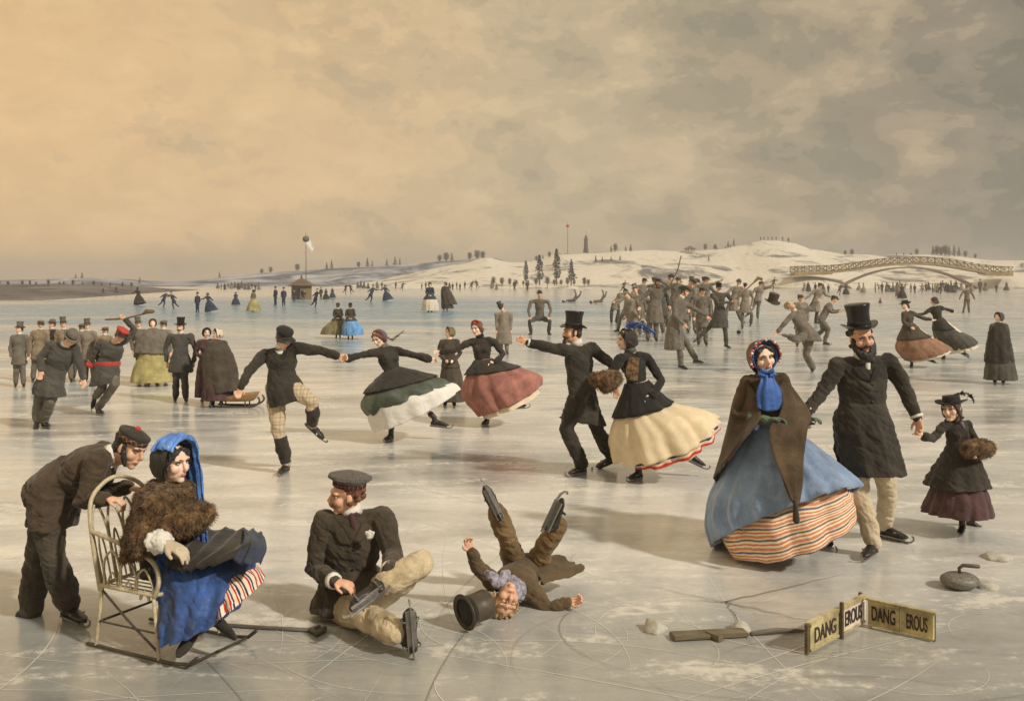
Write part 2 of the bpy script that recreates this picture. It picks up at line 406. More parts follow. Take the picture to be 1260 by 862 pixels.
def torso(bm, F, k, waist=None, bust=None, low=.08, hipw=None):
    """trunk from hips to neck, elliptical rings along the spine"""
    p, s = F.p, F.s; m = F.sex == 'm'
    sp = p['neck']-p['pel']; L = sp.length; t = sp.normalized()
    sa = (p['sB']-p['sA']).normalized(); ha = (p['hB']-p['hA']).normalized()
    W = [(-low/L, .155, .115), (0, hipw or (.165 if m else .16), .12), (.38, waist or (.14 if m else .108), .105 if m else .09), (.66, .172 if m else .14, .125 if m else .11), (.88, .165 if m else .13, .10 if m else .085), (1.0, .075, .065)]
    rings = []
    for x, w, d in W:
        a = ha.lerp(sa, max(0, min(1, x))); a = (a-t*a.dot(t)).normalized(); b = t.cross(a)
        c = p['pel']+sp*x
        rings.append([c+a*(w*k*s*math.cos(i*2*math.pi/20))+b*(d*k*s*math.sin(i*2*math.pi/20)) for i in range(20)])
    _rings(bm, rings)
    for q in 'AB':
        c = (p['pel']+sp*.88); tube(bm, [c.lerp(p['s'+q], .3), p['s'+q]], [.07*k*s, .06*k*s], 10)
    if not m:
        fr = front(F)
        for q in (-1, 1): ell(bm, p['pel']+sp*.66+fr*.06*k*s+sa*q*.062*s, sa*.062*s*k, fr*.068*s*k, t*.065*s*k)
def front(F):
    """direction the chest faces"""
    p = F.p; t = (p['neck']-p['pel']).normalized(); a = (p['sB']-p['sA']).normalized(); n = a.cross(t)
    f = F.h[2]
    return (n if n.dot(f) >= 0 else -n).normalized()
def hairs(F, mat, style):
    H, (c, r, f, u), s = F.H, F.h, F.hs
    bm = NB()
    ell(bm, H(0,-.028,.046), r*.081*s, f*.090*s, u*.083*s)
    if style == 'short':
        ell(bm, H(0,-.055,-.01), r*.074*s, f*.055*s, u*.062*s)
        for q in (-1, 1): ell(bm, H(q*.072,.004,.0), r*.012*s, f*.02*s, u*.045*s)
    if style == 'curly':
        for i in range(26):
            a = random.uniform(0, 6.28); z = random.uniform(-.06, .1); rr = .072 if z < .05 else .055
            y = math.sin(a)*rr-.03
            if y > .0: continue
            tube(bm, [H(0,-.03,z*.8), H(math.cos(a)*rr, y, z)], [.03*s, random.uniform(.018, .026)*s], 8)
    if style == 'mop':
        for i in range(60):
            a = random.uniform(0, 6.28); z = random.uniform(-.02, .12); rr = math.sqrt(max(.001, 1-((z-.04)/.09)**2))*.078
            q = H(math.cos(a)*rr, math.sin(a)*rr*1.15-.02, z); n = (q-H(0,-.02,.03)).normalized()
            tube(bm, [q, q+n*.012*s+u*.004*s, q+n*.018*s-u*.018*s+f*random.uniform(-.01,.015)*s], [.012*s, .011*s, .005*s], 6)
    if style == 'bun':
        for q in (-1, 1):
            tube(bm, [H(q*.008,.058,.088), H(q*.045,.052,.065), H(q*.074,.018,.015), H(q*.074,-.02,-.03), H(q*.04,-.075,-.05)], [.014*s, .022*s, .026*s, .028*s, .03*s], 10)
        ell(bm, H(0,-.105,-.035), r*.055*s, f*.042*s, u*.05*s)
    if style == 'ringlets':
        for q in (-1, 1):
            tube(bm, [H(q*.006,.060,.085), H(q*.045,.054,.06), H(q*.073,.02,.02), H(q*.078,.012,-.05)], [.012*s, .02*s, .024*s, .02*s], 10)
            for k in range(5): ball(bm, H(q*.08,.0-.012*k*(k%2),-.03-.02*k), .018*s, 1)
        ell(bm, H(0,-.09,-.03), r*.06*s, f*.045*s, u*.055*s)
    part('hair', bm, mat, F.root, vox=max(.0045, F.vox*.8), smooth=1, disp=[(.010*s, .018), (.006*s, .007)] if F.D < 12 else None)
def beards(F, kind, mat):
    H, (c, r, f, u), s = F.H, F.h, F.hs
    mat = mat or BROWNHAIR
    if 'full' in kind:
        bm = NB()
        for q in (-1, 1):
            tube(bm, [H(q*.073,.008,.0), H(q*.067,.03,-.055), H(q*.040,.062,-.10), H(0,.075,-.125)], [.014*s, .026*s, .034*s, .036*s], 10)
        ell(bm, H(0,.07,-.13), r*.045*s, f*.034*s, u*.045*s)
        for i in range(22):
            a = random.uniform(-1, 1); q = H(a*.06,.065+.03*(1-a*a),-.10-random.random()*.05)
            tube(bm, [q, q-u*.03*s+f*.008*s+r*a*.01*s], [.010*s, .003*s], 5)
        part('beard', bm, mat, F.root, vox=max(.0045, F.vox*.8), smooth=1, disp=[(.012*s, .016), (.006*s, .007)] if F.D < 12 else None)
    if 'whiskers' in kind:
        bm = NB()
        for q in (-1, 1): tube(bm, [H(q*.075,.01,.02), H(q*.068,.028,-.05), H(q*.05,.045,-.085)], [.010*s, .018*s, .014*s], 8)
        part('side_whiskers', bm, mat, F.root, vox=max(.0045, F.vox*.8), smooth=1, disp=[(.008*s, .014)] if F.D < 12 else None)
    if 'goatee' in kind:
        bm = NB(); tube(bm, [H(0,.084,-.075), H(0,.088,-.10), H(0,.085,-.15)], [.018*s, .026*s, .008*s], 8)
        part('beard', bm, mat, F.root, vox=max(.0045, F.vox*.8), smooth=1)
    if 'mous' in kind or 'full' in kind:
        bm = NB()
        for q in (-1, 1): tube(bm, [H(0,.099,-.043), H(q*.018,.095,-.046), H(q*.037,.078,-.058), H(q*.048,.066,-.054)], [.008*s, .0095*s, .007*s, .003*s], 8)
        part('moustache', bm, mat, F.root)
FOLD = [(.030, .10), (.012, .035)]
def foldf(F, k=1.0): return [(.034*k*F.s, .26*F.s, 'HARD', 1), (.010*k*F.s, .09*F.s, 'HARD', 1)]
def camring(c, w, d, t):
    """ring across direction t whose u runs to the right of the picture and v away"""
    t = t.normalized(); u = V((1,0,0)); u = (u-t*u.dot(t))
    u = u.normalized() if u.length > .15 else V((0,0,1)); v = V((0,1,0)); v = v-t*v.dot(t)-u*v.dot(u)
    v = v.normalized() if v.length > .15 else t.cross(u)
    return (c, u*w, v*d)
def pring(D, L, R, dr, tz=0, dy=0):
    a, b = P(L[0], L[1], D+dy), P(R[0], R[1], D+dy)
    return ((a+b)/2, (b-a)/2, V((0, dr, tz)))
def solid(bm, rings, seg=28, steps=10, amp=.0, folds=9, seed=0):
    cs = resample([r[0] for r in rings], steps); us = resample([r[1] for r in rings], steps); vs = resample([r[2] for r in rings], steps)
    R = []
    for j in range(steps+1):
        t = j/steps
        R.append([cs[j]+(us[j]*math.cos(a)+vs[j]*math.sin(a))*(1+amp*t*math.sin(folds*a+seed)) for a in [2*math.pi*k/seg for k in range(seg)]])
    _rings(bm, R)
def coat(F, mat, hem=None, k=1.06, arms='AB', name='coat', cuff=.0, disp=1.0, waist=None, sleeve=1.0, wide=0, upto=1.0, extra=None, amp=.06):
    p, s = F.p, F.s; bm = NB(); torso(bm, F, k, waist=waist)
    for q in arms:
        if 'e'+q not in p: continue
        S, E, W = p['s'+q], p['e'+q], p['w'+q]; W = E.lerp(W, .93*upto); z = sleeve*(1 if F.sex == 'm' else .88)
        tube(bm, [S, S.lerp(E, .45), E, E.lerp(W, .5), W], [.072*s*z, .064*s*z, .056*s*z, (.051+wide*.3)*s*z, (.044+wide)*s*z], 12, round_ends=True)
        if cuff: tube(bm, [E.lerp(W, .86), W+(W-E).normalized()*.012*s], [(.050+wide+cuff)*s, (.050+wide+cuff)*s], 12)
    if hem:
        sp = p['neck']-p['pel']; w0 = (waist or (.14 if F.sex == 'm' else .115))*k*s
        rings = [camring(p['pel']+sp*.42, w0, w0*.85, sp)]+[pring(F.D, *h) for h in hem]
        solid(bm, rings, amp=amp, seed=F.D)
    if extra: extra(bm)
    return part(name, bm, mat, F.root, vox=F.vox*1.15, smooth=3, disp=foldf(F, disp))
def trousers(F, mat, k=1.0, name='trousers', which='AB', flare=1.0, to=1.0, frm=0.0):
    p, s = F.p, F.s; bm = NB()
    if frm == 0: ell(bm, p['pel'], (p['hB']-p['hA']).normalized()*.16*s*k, V((0,.115*s*k,0)), V((0,0,.11*s*k)))
    for q in which:
        h, kn, a = p['h'+q], p['k'+q], p['a'+q]; a = kn.lerp(a, to)
        pts = [h, h.lerp(kn, .5), kn, kn.lerp(a, .4), a] if frm == 0 else [kn.lerp(a, frm), kn.lerp(a, (1+frm)/2), a]
        rr = [.098*s*k, .088*s*k, .070*s*k, .064*s*k*flare, .056*s*k*flare] if frm == 0 else [.066*s*k, .063*s*k, .05*s*k]
        tube(bm, pts, rr, 12)
    return part(name, bm, mat, F.root, vox=F.vox*1.15, smooth=3, disp=foldf(F, .9))
def boots(F, mat=None, which='AB', skate=True, high=.10, k=1.0):
    mat = mat or LEATHER; s = F.s*k
    for q in which:
        if 'a'+q not in F.p or 't'+q not in F.p: continue
        a, t = F.p['a'+q], F.p['t'+q]; f = (t-a)
        kn = F.p.get('k'+q); up = (kn-a).normalized() if kn else V((0,0,1))
        if abs(a.z-.118*F.s) < .012: f = V((f.x, f.y, 0)); upn = V((0,0,1))
        else: upn = up
        f = f.normalized()
        if abs(f.dot(upn)) > .8 and a.z > .14: f = (f-upn*f.dot(upn)*.6).normalized()
        n = upn-f*upn.dot(f); n = n.normalized() if n.length > .2 else f.orthogonal(); b = f.cross(n)
        bm = NB()
        tube(bm, [a-f*.035*s-n*.055*s, a+f*.03*s-n*.046*s, a+f*.10*s-n*.058*s, a+f*.165*s-n*.066*s, a+f*.195*s-n*.070*s], [(.026*s,.033*s), (.038*s,.035*s), (.027*s,.042*s), (.019*s,.038*s), (.012*s,.022*s)], 12, hint=n)
        tube(bm, [a-n*.045*s, a+up*.03*s, a+up*high*s], [.042*s, .039*s, .046*s], 12)
        tube(bm, [a-f*.04*s-n*.068*s, a-f*.035*s-n*.080*s], [.030*s, .029*s], 10)
        bo = part('boot', bm, mat, F.root, vox=max(.0045, F.vox*.75), smooth=2)
        if skate:
            bm = NB(); T = .0035*s if F.D < 9 else .006*s
            box(bm, a+f*.06*s-n*.090*s, f*.115*s, b*.028*s, n*.005*s)
            pr = [(-.075,-.095), (-.07,-.118), (.19,-.118), (.235,-.108), (.262,-.085), (.262,-.055), (.24,-.045), (.238,-.056), (.25,-.064), (.248,-.08), (.225,-.096), (.185,-.103), (.17,-.094)]
            A = [bm.verts.new(a+f*x*s+n*y*s+b*T) for x, y in pr]; B = [bm.verts.new(a+f*x*s+n*y*s-b*T) for x, y in pr]
            bm.faces.new(A); bm.faces.new(B[::-1])
            for i in range(len(pr)): j = (i+1) % len(pr); bm.faces.new((A[i], B[i], B[j], A[j]))
            for x in (-.0, .11): box(bm, a+f*x*s-n*.045*s, f*.008*s, b*.046*s, n*.004*s)
            part('skate', bm, STEEL, F.root, parent=bo, shade=False)
def skirt(F, mat, rings, name='skirt', folds=14, amp=.08, seed=None, waist=True, wr=.125, wat=.36, seg=None, steps=26):
    p, s = F.p, F.s; sp = p['neck']-p['pel']
    R = ([camring(p['pel']+sp*wat, wr*s, wr*.9*s, sp)] if waist else [])+[pring(F.D, *q) for q in rings]
    bm = NB(); F.gown = (R, folds, amp, F.D*3 if seed is None else seed) if name == 'skirt' else getattr(F, 'gown', None); gown(bm, R, seg=seg or (144 if F.D < 12 else 96), steps=steps, folds=folds, amp=amp, seed=F.D*3 if seed is None else seed)
    return part(name, bm, mat, F.root, disp=[(.03*s, .16*s), (.010*s, .05*s)], smooth=0)
def peplum(F, mat, upto=.42, grow=.07, name='peplum', shift=None):
    R, folds, amp, seed = F.gown; bm = NB()
    gown(bm, R, seg=144 if F.D < 12 else 96, steps=26, folds=folds, amp=amp, seed=seed, upto=upto, grow=grow)
    if shift:                                              # longer on one side
        for v in bm.verts:
            t = max(0, min(1, (R[0][0].z-v.co.z)/(.35*F.s))); v.co += V(shift)*t*max(0, min(1, .5-(v.co.x-R[0][0].x)/(.5*F.s)))
    return part(name, bm, mat, F.root, disp=[(.03*F.s, .16*F.s), (.010*F.s, .05*F.s)], smooth=0)
def sheet(F, mat, rows, name, nu=14, nv=14, th=.012, wob=.0, seed=0, D=None, disp=None):
    D = D or F.D; bm = NB(); patch(bm, [[P(q[0], q[1], D+q[2]) for q in r] for r in rows], nu, nv, th, wob, seed)
    return part(name, bm, mat, F.root, smooth=0, disp=disp)
def collar(F, mat=None, tie=None, k=1.0):
    p, s = F.p, F.s; c = p['neck'].lerp(F.h[0], .25); t = (F.h[0]-p['neck']).normalized(); a, b = frame(t, front(F))
    bm = NB(); R = []
    for r_, z in ((.066, -.035), (.062, .03), (.056, .03), (.060, -.035)):
        R.append([c+(a*math.cos(x)+b*math.sin(x))*r_*s*k+t*z*s for x in [2*math.pi*i/20 for i in range(20)]])
    _rings(bm, R, loop=True); part('shirt_collar', bm, mat or WHITE, F.root)
    fr = front(F); d = -t
    if tie:
        bm = NB(); q = c+fr*.066*s-t*.02*s; ax = b
        for e in (-1, 1): tube(bm, [q, q+ax*e*.03*s, q+ax*e*.055*s-t*.012*s], [(.008*s, .012*s), (.014*s, .010*s), (.004*s, .004*s)], 8)
        tube(bm, [q, q-t*.05*s+fr*.02*s, q-t*.11*s+fr*.03*s], [.018*s, .026*s, .02*s], 8)
        part('neckcloth', bm, tie, F.root)
def lapels(F, mat, L=.55, vmat=None, w=1.0, buttons=4, bmat=None):
    """turned collar, lapels and a row of buttons on the chest"""
    p, s = F.p, F.s; sp = p['neck']-p['pel']; t = sp.normalized(); fr = front(F); a = (p['sB']-p['sA']).normalized()
    bot = p['pel']+sp*L+fr*.128*s
    for q in (-1, 1):
        n0 = p['neck']+a*q*.062*s+t*.0*s+fr*.02*s; n1 = p['neck']+a*q*.055*s+fr*.085*s-t*.05*s
        m1 = p['neck']-t*.13*s+a*q*.085*s*w+fr*.118*s; m0 = p['neck']-t*.10*s+a*q*.028*s+fr*.118*s
        bm = NB(); patch(bm, [[n0-fr*.05*s, n0+a*q*.035*s-t*.03*s-fr*.03*s], [n1, n1+a*q*.05*s-t*.02*s], [m0, m1], [bot+fr*.006*s, bot+fr*.004*s+a*q*.012*s+t*.01*s]], 4, 10, .012*s)
        part('lapel', bm, mat, F.root)
    if vmat:
        bm = NB(); patch(bm, [[p['neck']-a*.05*s+fr*.065*s-t*.01*s, p['neck']+fr*.085*s-t*.02*s, p['neck']+a*.05*s+fr*.065*s-t*.01*s], [p['neck']-a*.05*s+fr*.11*s-t*.11*s, p['neck']+fr*.122*s-t*.12*s, p['neck']+a*.05*s+fr*.11*s-t*.11*s], [bot-a*.02*s-fr*.004*s, bot, bot+a*.02*s-fr*.004*s]], 8, 8, .012*s)
        part('shirt_front', bm, vmat, F.root)
    for i in range(buttons):
        c = p['pel']+sp*(L-.03-.11*i)+fr*(.138-.004*i)*s+a*.02*s
        bm = NB(); ell(bm, c, a*.011*s, fr*.007*s, t*.011*s, 1); part('button', bm, bmat or LEATHER, F.root)
# ---------------------------------------------------------------- hats
def hframe(F, tilt=0, roll=0):
    c, r, f, u = F.h
    M = Matrix.Rotation(rad(tilt), 3, r) @ Matrix.Rotation(rad(roll), 3, f)
    return M@r, M@f, M@u
def tophat(F, mat=None, hgt=.165, tilt=3, base=.075, k=1.0, flare=1.06, band=None):
    s = F.hs*k; r, f, u = hframe(F, tilt); c = F.H(0,-.012,0)+u*base*F.hs; mat = mat or SILKHAT
    r2, f2 = r*.92*s, f*1.06*s
    bm = NB(); w = lambda x, y, q, z: (.030*(x/.14)**2 - .012*(y/.14)**2)*(1 if q > .1 else 0)
    lathe(bm, c, r2, f2, u*s, [(.08,-.012), (.100,-.004), (.128,-.002), (.138,.002), (.139,.007), (.130,.007), (.102,.006), (.090,.010), (.086,.03), (.084,.07), (.086,.11), (.0905*flare,hgt-.01), (.091*flare,hgt), (.086*flare,hgt+.006), (.03,hgt+.008)], 40, w)
    h = part('top_hat', bm, mat, F.root)
    bm = NB(); R = []
    lathe(bm, c, r2, f2, u*s, [(.0885,.012), (.0905,.014), (.0885,.040), (.086,.042)], 32)
    part('hat_band', bm, band or BLACK, F.root, parent=h); return h
def cap(F, mat, hgt=.07, over=.105, base=.05, tilt=0, roll=0, visor=True, vmat=None, band=None, top=None, pom=None, k=1.0):
    """soft round cap: band, fuller crown, optional peak"""
    s = F.hs*k; r, f, u = hframe(F, tilt, roll); c = F.H(0,-.012,0)+u*base*F.hs
    bm = NB(); r2, f2 = r*.95*s, f*1.08*s
    lathe(bm, c, r2, f2, u*s, [(.084,0), (.088,.012), (.090,.028), (over,hgt*.7), (over*.99,hgt*.88), (over*.8,hgt), (over*.4,hgt+.012), (.008,hgt+.014)], 32)
    h = part('cap', bm, mat, F.root, disp=[(.014*s, .05)], smooth=0)
    if band:
        bm = NB(); lathe(bm, c, r2, f2, u*s, [(.0885,.0), (.0925,.003), (.0935,.030), (.089,.033)], 32); part('cap_band', bm, band, F.root, parent=h)
    if visor:
        bm = NB(); rows = []
        for rr, dz in ((.086, .012), (.115, .006), (.142, -.008)):
            rows.append([c+r2*rr*math.sin(x)+f2*(rr*math.cos(x)*(1.0 if rr < .1 else 1.02))+u*s*(dz-.022*math.sin(x)**2*(rr > .1)) for x in [rad(-62+124*i/8) for i in range(9)]])
        patch(bm, rows, 12, 6, .006*s); part('visor', bm, vmat or LEATHER, F.root, parent=h)
    if pom:
        bm = NB(); ball(bm, c+u*(hgt+.02)*s, .018*s, 2); part('pompom', bm, pom, F.root, parent=h, disp=[(.01*s, .01)], smooth=0)
    return h
def bowler(F, mat, tilt=0, base=.05, brim=.135, hgt=.115, k=1.0, band=None, name='hat', roll=0):
    s = F.hs*k; r, f, u = hframe(F, tilt, roll); c = F.H(0,-.012,0)+u*base*F.hs; bm = NB()
    w = lambda x, y, q, z: (.02*(x/.13)**2)*(1 if q > .1 else 0)
    lathe(bm, c, r*.93*s, f*1.06*s, u*s, [(.08,-.01), (.10,-.004), (brim,.0), (brim+.002,.008), (.10,.008), (.09,.012), (.091,.05), (.084,.085), (.06,hgt-.008), (.02,hgt)], 36, w)
    h = part(name, bm, mat, F.root)
    bm = NB(); lathe(bm, c, r*.93*s, f*1.06*s, u*s, [(.088,.012), (.0935,.014), (.0935,.034), (.089,.036)], 32); part('hat_band', bm, band or BLACK, F.root, parent=h); return h
def bonnet(F, mat, lining=None, k=1.0, front_r=.118, deep=.07, tilt=0, name='bonnet', trim=None, ties=None):
    """hood of a bonnet: open front around the face, closed behind"""
    s = F.hs*k; r, f, u = hframe(F, tilt); c = F.H(0,0,.012); bm = NB()
    out = [(front_r,deep), (front_r*.98,deep-.03), (.108,.0), (.102,-.05), (.085,-.10), (.05,-.128), (.01,-.135)]
    inn = [(q-.007, y+.006 if i else y) for i, (q, y) in enumerate(out)][::-1]
    lathe(bm, c, r*.92*s, u*1.06*s, f*s, out+inn, 36, lambda x, y, q, z: -.05*max(0, -y/.1)*(1 if z > -.06 else .3), cap=False)
    h = part(name, bm, mat, F.root, disp=[(.012*s, .04)], smooth=0)
    if trim:
        for i in range(26):
            a = rad(-20+220*i/25); q = c+(r*.92*math.cos(a)+u*1.06*math.sin(a))*(front_r+.0)*s+f*(deep+random.uniform(-.012,.012))*s
            bm = NB(); ell(bm, q, r*.011*s, f*.010*s, u*.011*s, 1); 
            part('rosette', bm, trim[i % len(trim)], F.root, parent=h, disp=[(.008*s, .01)], smooth=0)
    return h
def plume(F, mat, pts, n=26, w=.035, name='feather', D=None):
    """a feather: curved quill with many barbs; pts in picture px"""
    Q = resample([P(q[0], q[1], (D or F.D)+(q[2] if len(q) > 2 else 0)) for q in pts], 14); bm = NB()
    tube(bm, Q, .004, 5)
    for i in range(n*3):
        k = random.uniform(.5, 13.9); j = int(k); b = Q[j].lerp(Q[j+1], k-j); t = (Q[j+1]-Q[j]).normalized()
        dd = (t*.6+V((random.uniform(-1,1), random.uniform(-1,1), random.uniform(-1,1))).normalized()*.9).normalized()
        e = b+dd*w*random.uniform(.6, 1.2)*(1-.4*k/14)-V((0,0,.006)); sd = dd.cross(t); sd = sd.normalized()*.004 if sd.length > .01 else V((.004,0,0))
        m = b.lerp(e, .5)
        vs = [bm.verts.new(x) for x in (b, m+sd*1.6, e, m-sd*1.6)]; bm.faces.new(vs)
    return part(name, bm, mat, F.root, shade=False)
def fur(o, n, ln, mat, down=.4):
    """short hairs standing on a mesh, kept in the same object"""
    me = o.data; bm = NB(); bm.from_mesh(me); fs = list(bm.faces); w = [f.calc_area() for f in fs]
    ch = random.choices(range(len(fs)), weights=w, k=n)
    for i in ch:
        f = fs[i]; c = f.calc_center_median(); nn = f.normal
        d = (nn+V((random.uniform(-.6,.6), random.uniform(-.6,.6), random.uniform(-.6,.6)-down))).normalized()*ln*random.uniform(.6, 1.3)
        sd = d.cross(nn); sd = (sd.normalized() if sd.length > 1e-4 else nn.orthogonal())*ln*.09
        bm.faces.new([bm.verts.new(c-sd-nn*.002), bm.verts.new(c+sd-nn*.002), bm.verts.new(c+d)])
    bm.to_mesh(me); bm.free(); me.polygons.foreach_set('use_smooth', [True]*len(me.polygons)); return o
# ---------------------------------------------------------------- sky, light, camera
SUN_EL, SUN_AZ = rad(36), rad(128)                        # azimuth measured from +Y towards +X: over the right shoulder
w = bpy.data.worlds.new('World'); sc.world = w; w.use_nodes = True
nt = w.node_tree; L = nt.links.new; bg = nt.nodes['Background']; out = nt.nodes['World Output']
sky = nd(nt, 'ShaderNodeTexSky', sky_type='NISHITA', sun_disc=False, sun_elevation=SUN_EL, sun_rotation=SUN_AZ)
L(sky.outputs[0], bg.inputs[0]); bg.inputs[1].default_value = .05
tc = nd(nt, 'ShaderNodeTexCoord'); sp = nd(nt, 'ShaderNodeSeparateXYZ'); L(tc.outputs['Generated'], sp.inputs[0])
def M_(op, a, b=None, c=None):
    n = nd(nt, 'ShaderNodeMath', operation=op)
    for i, q in enumerate((a, b, c)):
        if q is None: continue
        if isinstance(q, (int, float)): n.inputs[i].default_value = q
        else: L(q, n.inputs[i])
    return n.outputs[0]
def ramp(fac, stops, interp='LINEAR'):
    r_ = nd(nt, 'ShaderNodeValToRGB'); r_.color_ramp.interpolation = interp; el = r_.color_ramp.elements
    while len(el) < len(stops): el.new(.5)
    for e, (p_, c_) in zip(el, stops): e.position = p_; e.color = (*c_, 1) if len(c_) == 3 else c_
    L(fac, r_.inputs[0]); return r_.outputs[0]
X, Y, Z = sp.outputs
az = M_('ARCTAN2', X, Y)                                  # 0 straight ahead, + to the right
azn = M_('MULTIPLY_ADD', az, .5/1.2, .5)                  # -1.2..1.2 rad -> 0..1
base = ramp(azn, [(.0, C(200,172,132)), (.22, C(222,182,128)), (.30, C(230,190,136)), (.42, C(224,190,142)), (.52, C(208,184,146)), (.64, C(190,168,136)), (.72, C(182,160,132)), (1.0, C(172,155,132))])
# cloud bank: layered puffs drawn out along the horizon
cv = nd(nt, 'ShaderNodeCombineXYZ'); L(M_('MULTIPLY', az, 4.2), cv.inputs[0]); L(M_('MULTIPLY', Z, 7.5), cv.inputs[1])
n1 = nd(nt, 'ShaderNodeTexNoise', Scale=1.7, Detail=10.0, Roughness=.60, Distortion=.15); L(cv.outputs[0], n1.inputs['Vector'])
cv2 = nd(nt, 'ShaderNodeCombineXYZ'); L(M_('MULTIPLY_ADD', az, 4.2, .12), cv2.inputs[0]); L(M_('MULTIPLY_ADD', Z, 7.5, -.16), cv2.inputs[1])
n2 = nd(nt, 'ShaderNodeTexNoise', Scale=1.7, Detail=10.0, Roughness=.60, Distortion=.15); L(cv2.outputs[0], n2.inputs['Vector'])
n3 = nd(nt, 'ShaderNodeTexNoise', Scale=5.0, Detail=6.0, Roughness=.6, Distortion=.8); L(cv.outputs[0], n3.inputs['Vector'])
cover = M_('ADD', n1.outputs['Fac'], M_('MULTIPLY_ADD', az, .36, -.05))                     # thicker to the right
m1 = ramp(cover, [(.40, (0,0,0)), (.415, (.22,.22,.22)), (.475, (.28,.28,.28)), (.487, (.52,.52,.52)), (.55, (.6,.6,.6)), (.562, (.86,.86,.86)), (.64, (.9,.9,.9)), (.65, (1.12,1.12,1.12))])
lit = M_('SUBTRACT', n2.outputs['Fac'], n1.outputs['Fac'])                        # bright rims on the sunny side
mixA = nd(nt, 'ShaderNodeMixRGB'); L(M_('MULTIPLY', m1, .74), mixA.inputs[0]); L(base, mixA.inputs[1]); L(ramp(azn, [(.3, C(176,160,132)), (.55, C(152,143,120)), (.70, C(116,112,98)), (.8, C(104,102,92))]), mixA.inputs[2])
mixB = nd(nt, 'ShaderNodeMixRGB', blend_type='ADD'); mixB.inputs[0].default_value = 1; L(mixA.outputs[0], mixB.inputs[1])
hi = nd(nt, 'ShaderNodeMixRGB'); L(M_('MULTIPLY', M_('MAXIMUM', lit, 0.0), 1.3), hi.inputs[0]); hi.inputs[1].default_value = (0,0,0,1); hi.inputs[2].default_value = (.30,.23,.13,1)
L(hi.outputs[0], mixB.inputs[2])
mixC = nd(nt, 'ShaderNodeMixRGB', blend_type='MULTIPLY'); mixC.inputs[0].default_value = 1; L(mixB.outputs[0], mixC.inputs[1])
L(ramp(n3.outputs['Fac'], [(.3, (.95,.945,.94)), (.47, (.99,.99,.99)), (.49, (1.01,1.01,1.0)), (.7, (1.03,1.03,1.03))]), mixC.inputs[2])
# the glow low on the left, the brighter overcast overhead
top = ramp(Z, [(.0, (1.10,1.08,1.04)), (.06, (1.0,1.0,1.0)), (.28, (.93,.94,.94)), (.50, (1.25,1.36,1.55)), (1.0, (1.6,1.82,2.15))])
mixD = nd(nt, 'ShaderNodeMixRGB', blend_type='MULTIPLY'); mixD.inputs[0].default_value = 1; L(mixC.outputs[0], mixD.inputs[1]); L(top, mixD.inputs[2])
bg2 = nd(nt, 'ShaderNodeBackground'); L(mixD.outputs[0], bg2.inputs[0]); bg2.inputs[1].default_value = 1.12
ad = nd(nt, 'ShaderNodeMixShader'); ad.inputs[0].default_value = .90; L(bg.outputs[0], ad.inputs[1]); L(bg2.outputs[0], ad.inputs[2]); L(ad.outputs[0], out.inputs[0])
sl = bpy.data.lights.new('sun', 'SUN'); sl.energy = 3.3; sl.angle = rad(3); sl.color = (1, .92, .80)
so = bpy.data.objects.new('sun', sl); COL.objects.link(so)
sd = V((math.sin(SUN_AZ)*math.cos(SUN_EL), math.cos(SUN_AZ)*math.cos(SUN_EL), math.sin(SUN_EL)))
so.rotation_euler = sd.to_track_quat('Z', 'Y').to_euler(); so.location = sd*40
cam = bpy.data.cameras.new('camera'); cam.sensor_width = 36; cam.lens = 36*FPX/1260; cam.shift_y = -(431-HY)/1260; cam.clip_end = 6000; cam.clip_start = .05
co_ = bpy.data.objects.new('camera', cam); co_.location = (0,0,CH); co_.rotation_euler = (math.pi/2, 0, 0); COL.objects.link(co_); sc.camera = co_
vs = sc.view_settings; vs.view_transform = 'Standard'; vs.look = 'None'; vs.gamma = 1; vs.exposure = 0; vs.use_curve_mapping = False
# ---------------------------------------------------------------- the frozen pond
m, nt, b = newmat('pond_ice'); L = nt.links.new
co = mapping(nt, (1,1,1)); spn = nd(nt, 'ShaderNodeSeparateXYZ'); L(co, spn.inputs[0])
def noi(scale, vec=co, detail=6.0, rough=.6, dist=.0):
    n = nd(nt, 'ShaderNodeTexNoise', Scale=scale, Detail=detail, Roughness=rough, Distortion=dist); L(vec, n.inputs['Vector']); return n.outputs['Fac']
wide = mapping(nt, (.35, 1, 1))
A_ = noi(.5, wide, 8.0, .62, .6); B_ = noi(2.2, wide, 8.0, .65, .4); D_ = noi(11.0, co, 6.0, .7); E_ = noi(60.0, co, 3.0)
col = ramp(A_, [(.30, C(142,143,142)), (.43, C(193,192,187)), (.56, C(217,214,207)), (.70, C(160,168,172))])
mx = nd(nt, 'ShaderNodeMixRGB', blend_type='OVERLAY'); mx.inputs[0].default_value = .55; L(col, mx.inputs[1]); L(B_, mx.inputs[2])
mx2 = nd(nt, 'ShaderNodeMixRGB', blend_type='OVERLAY'); mx2.inputs[0].default_value = .35; L(mx.outputs[0], mx2.inputs[1]); L(D_, mx2.inputs[2])
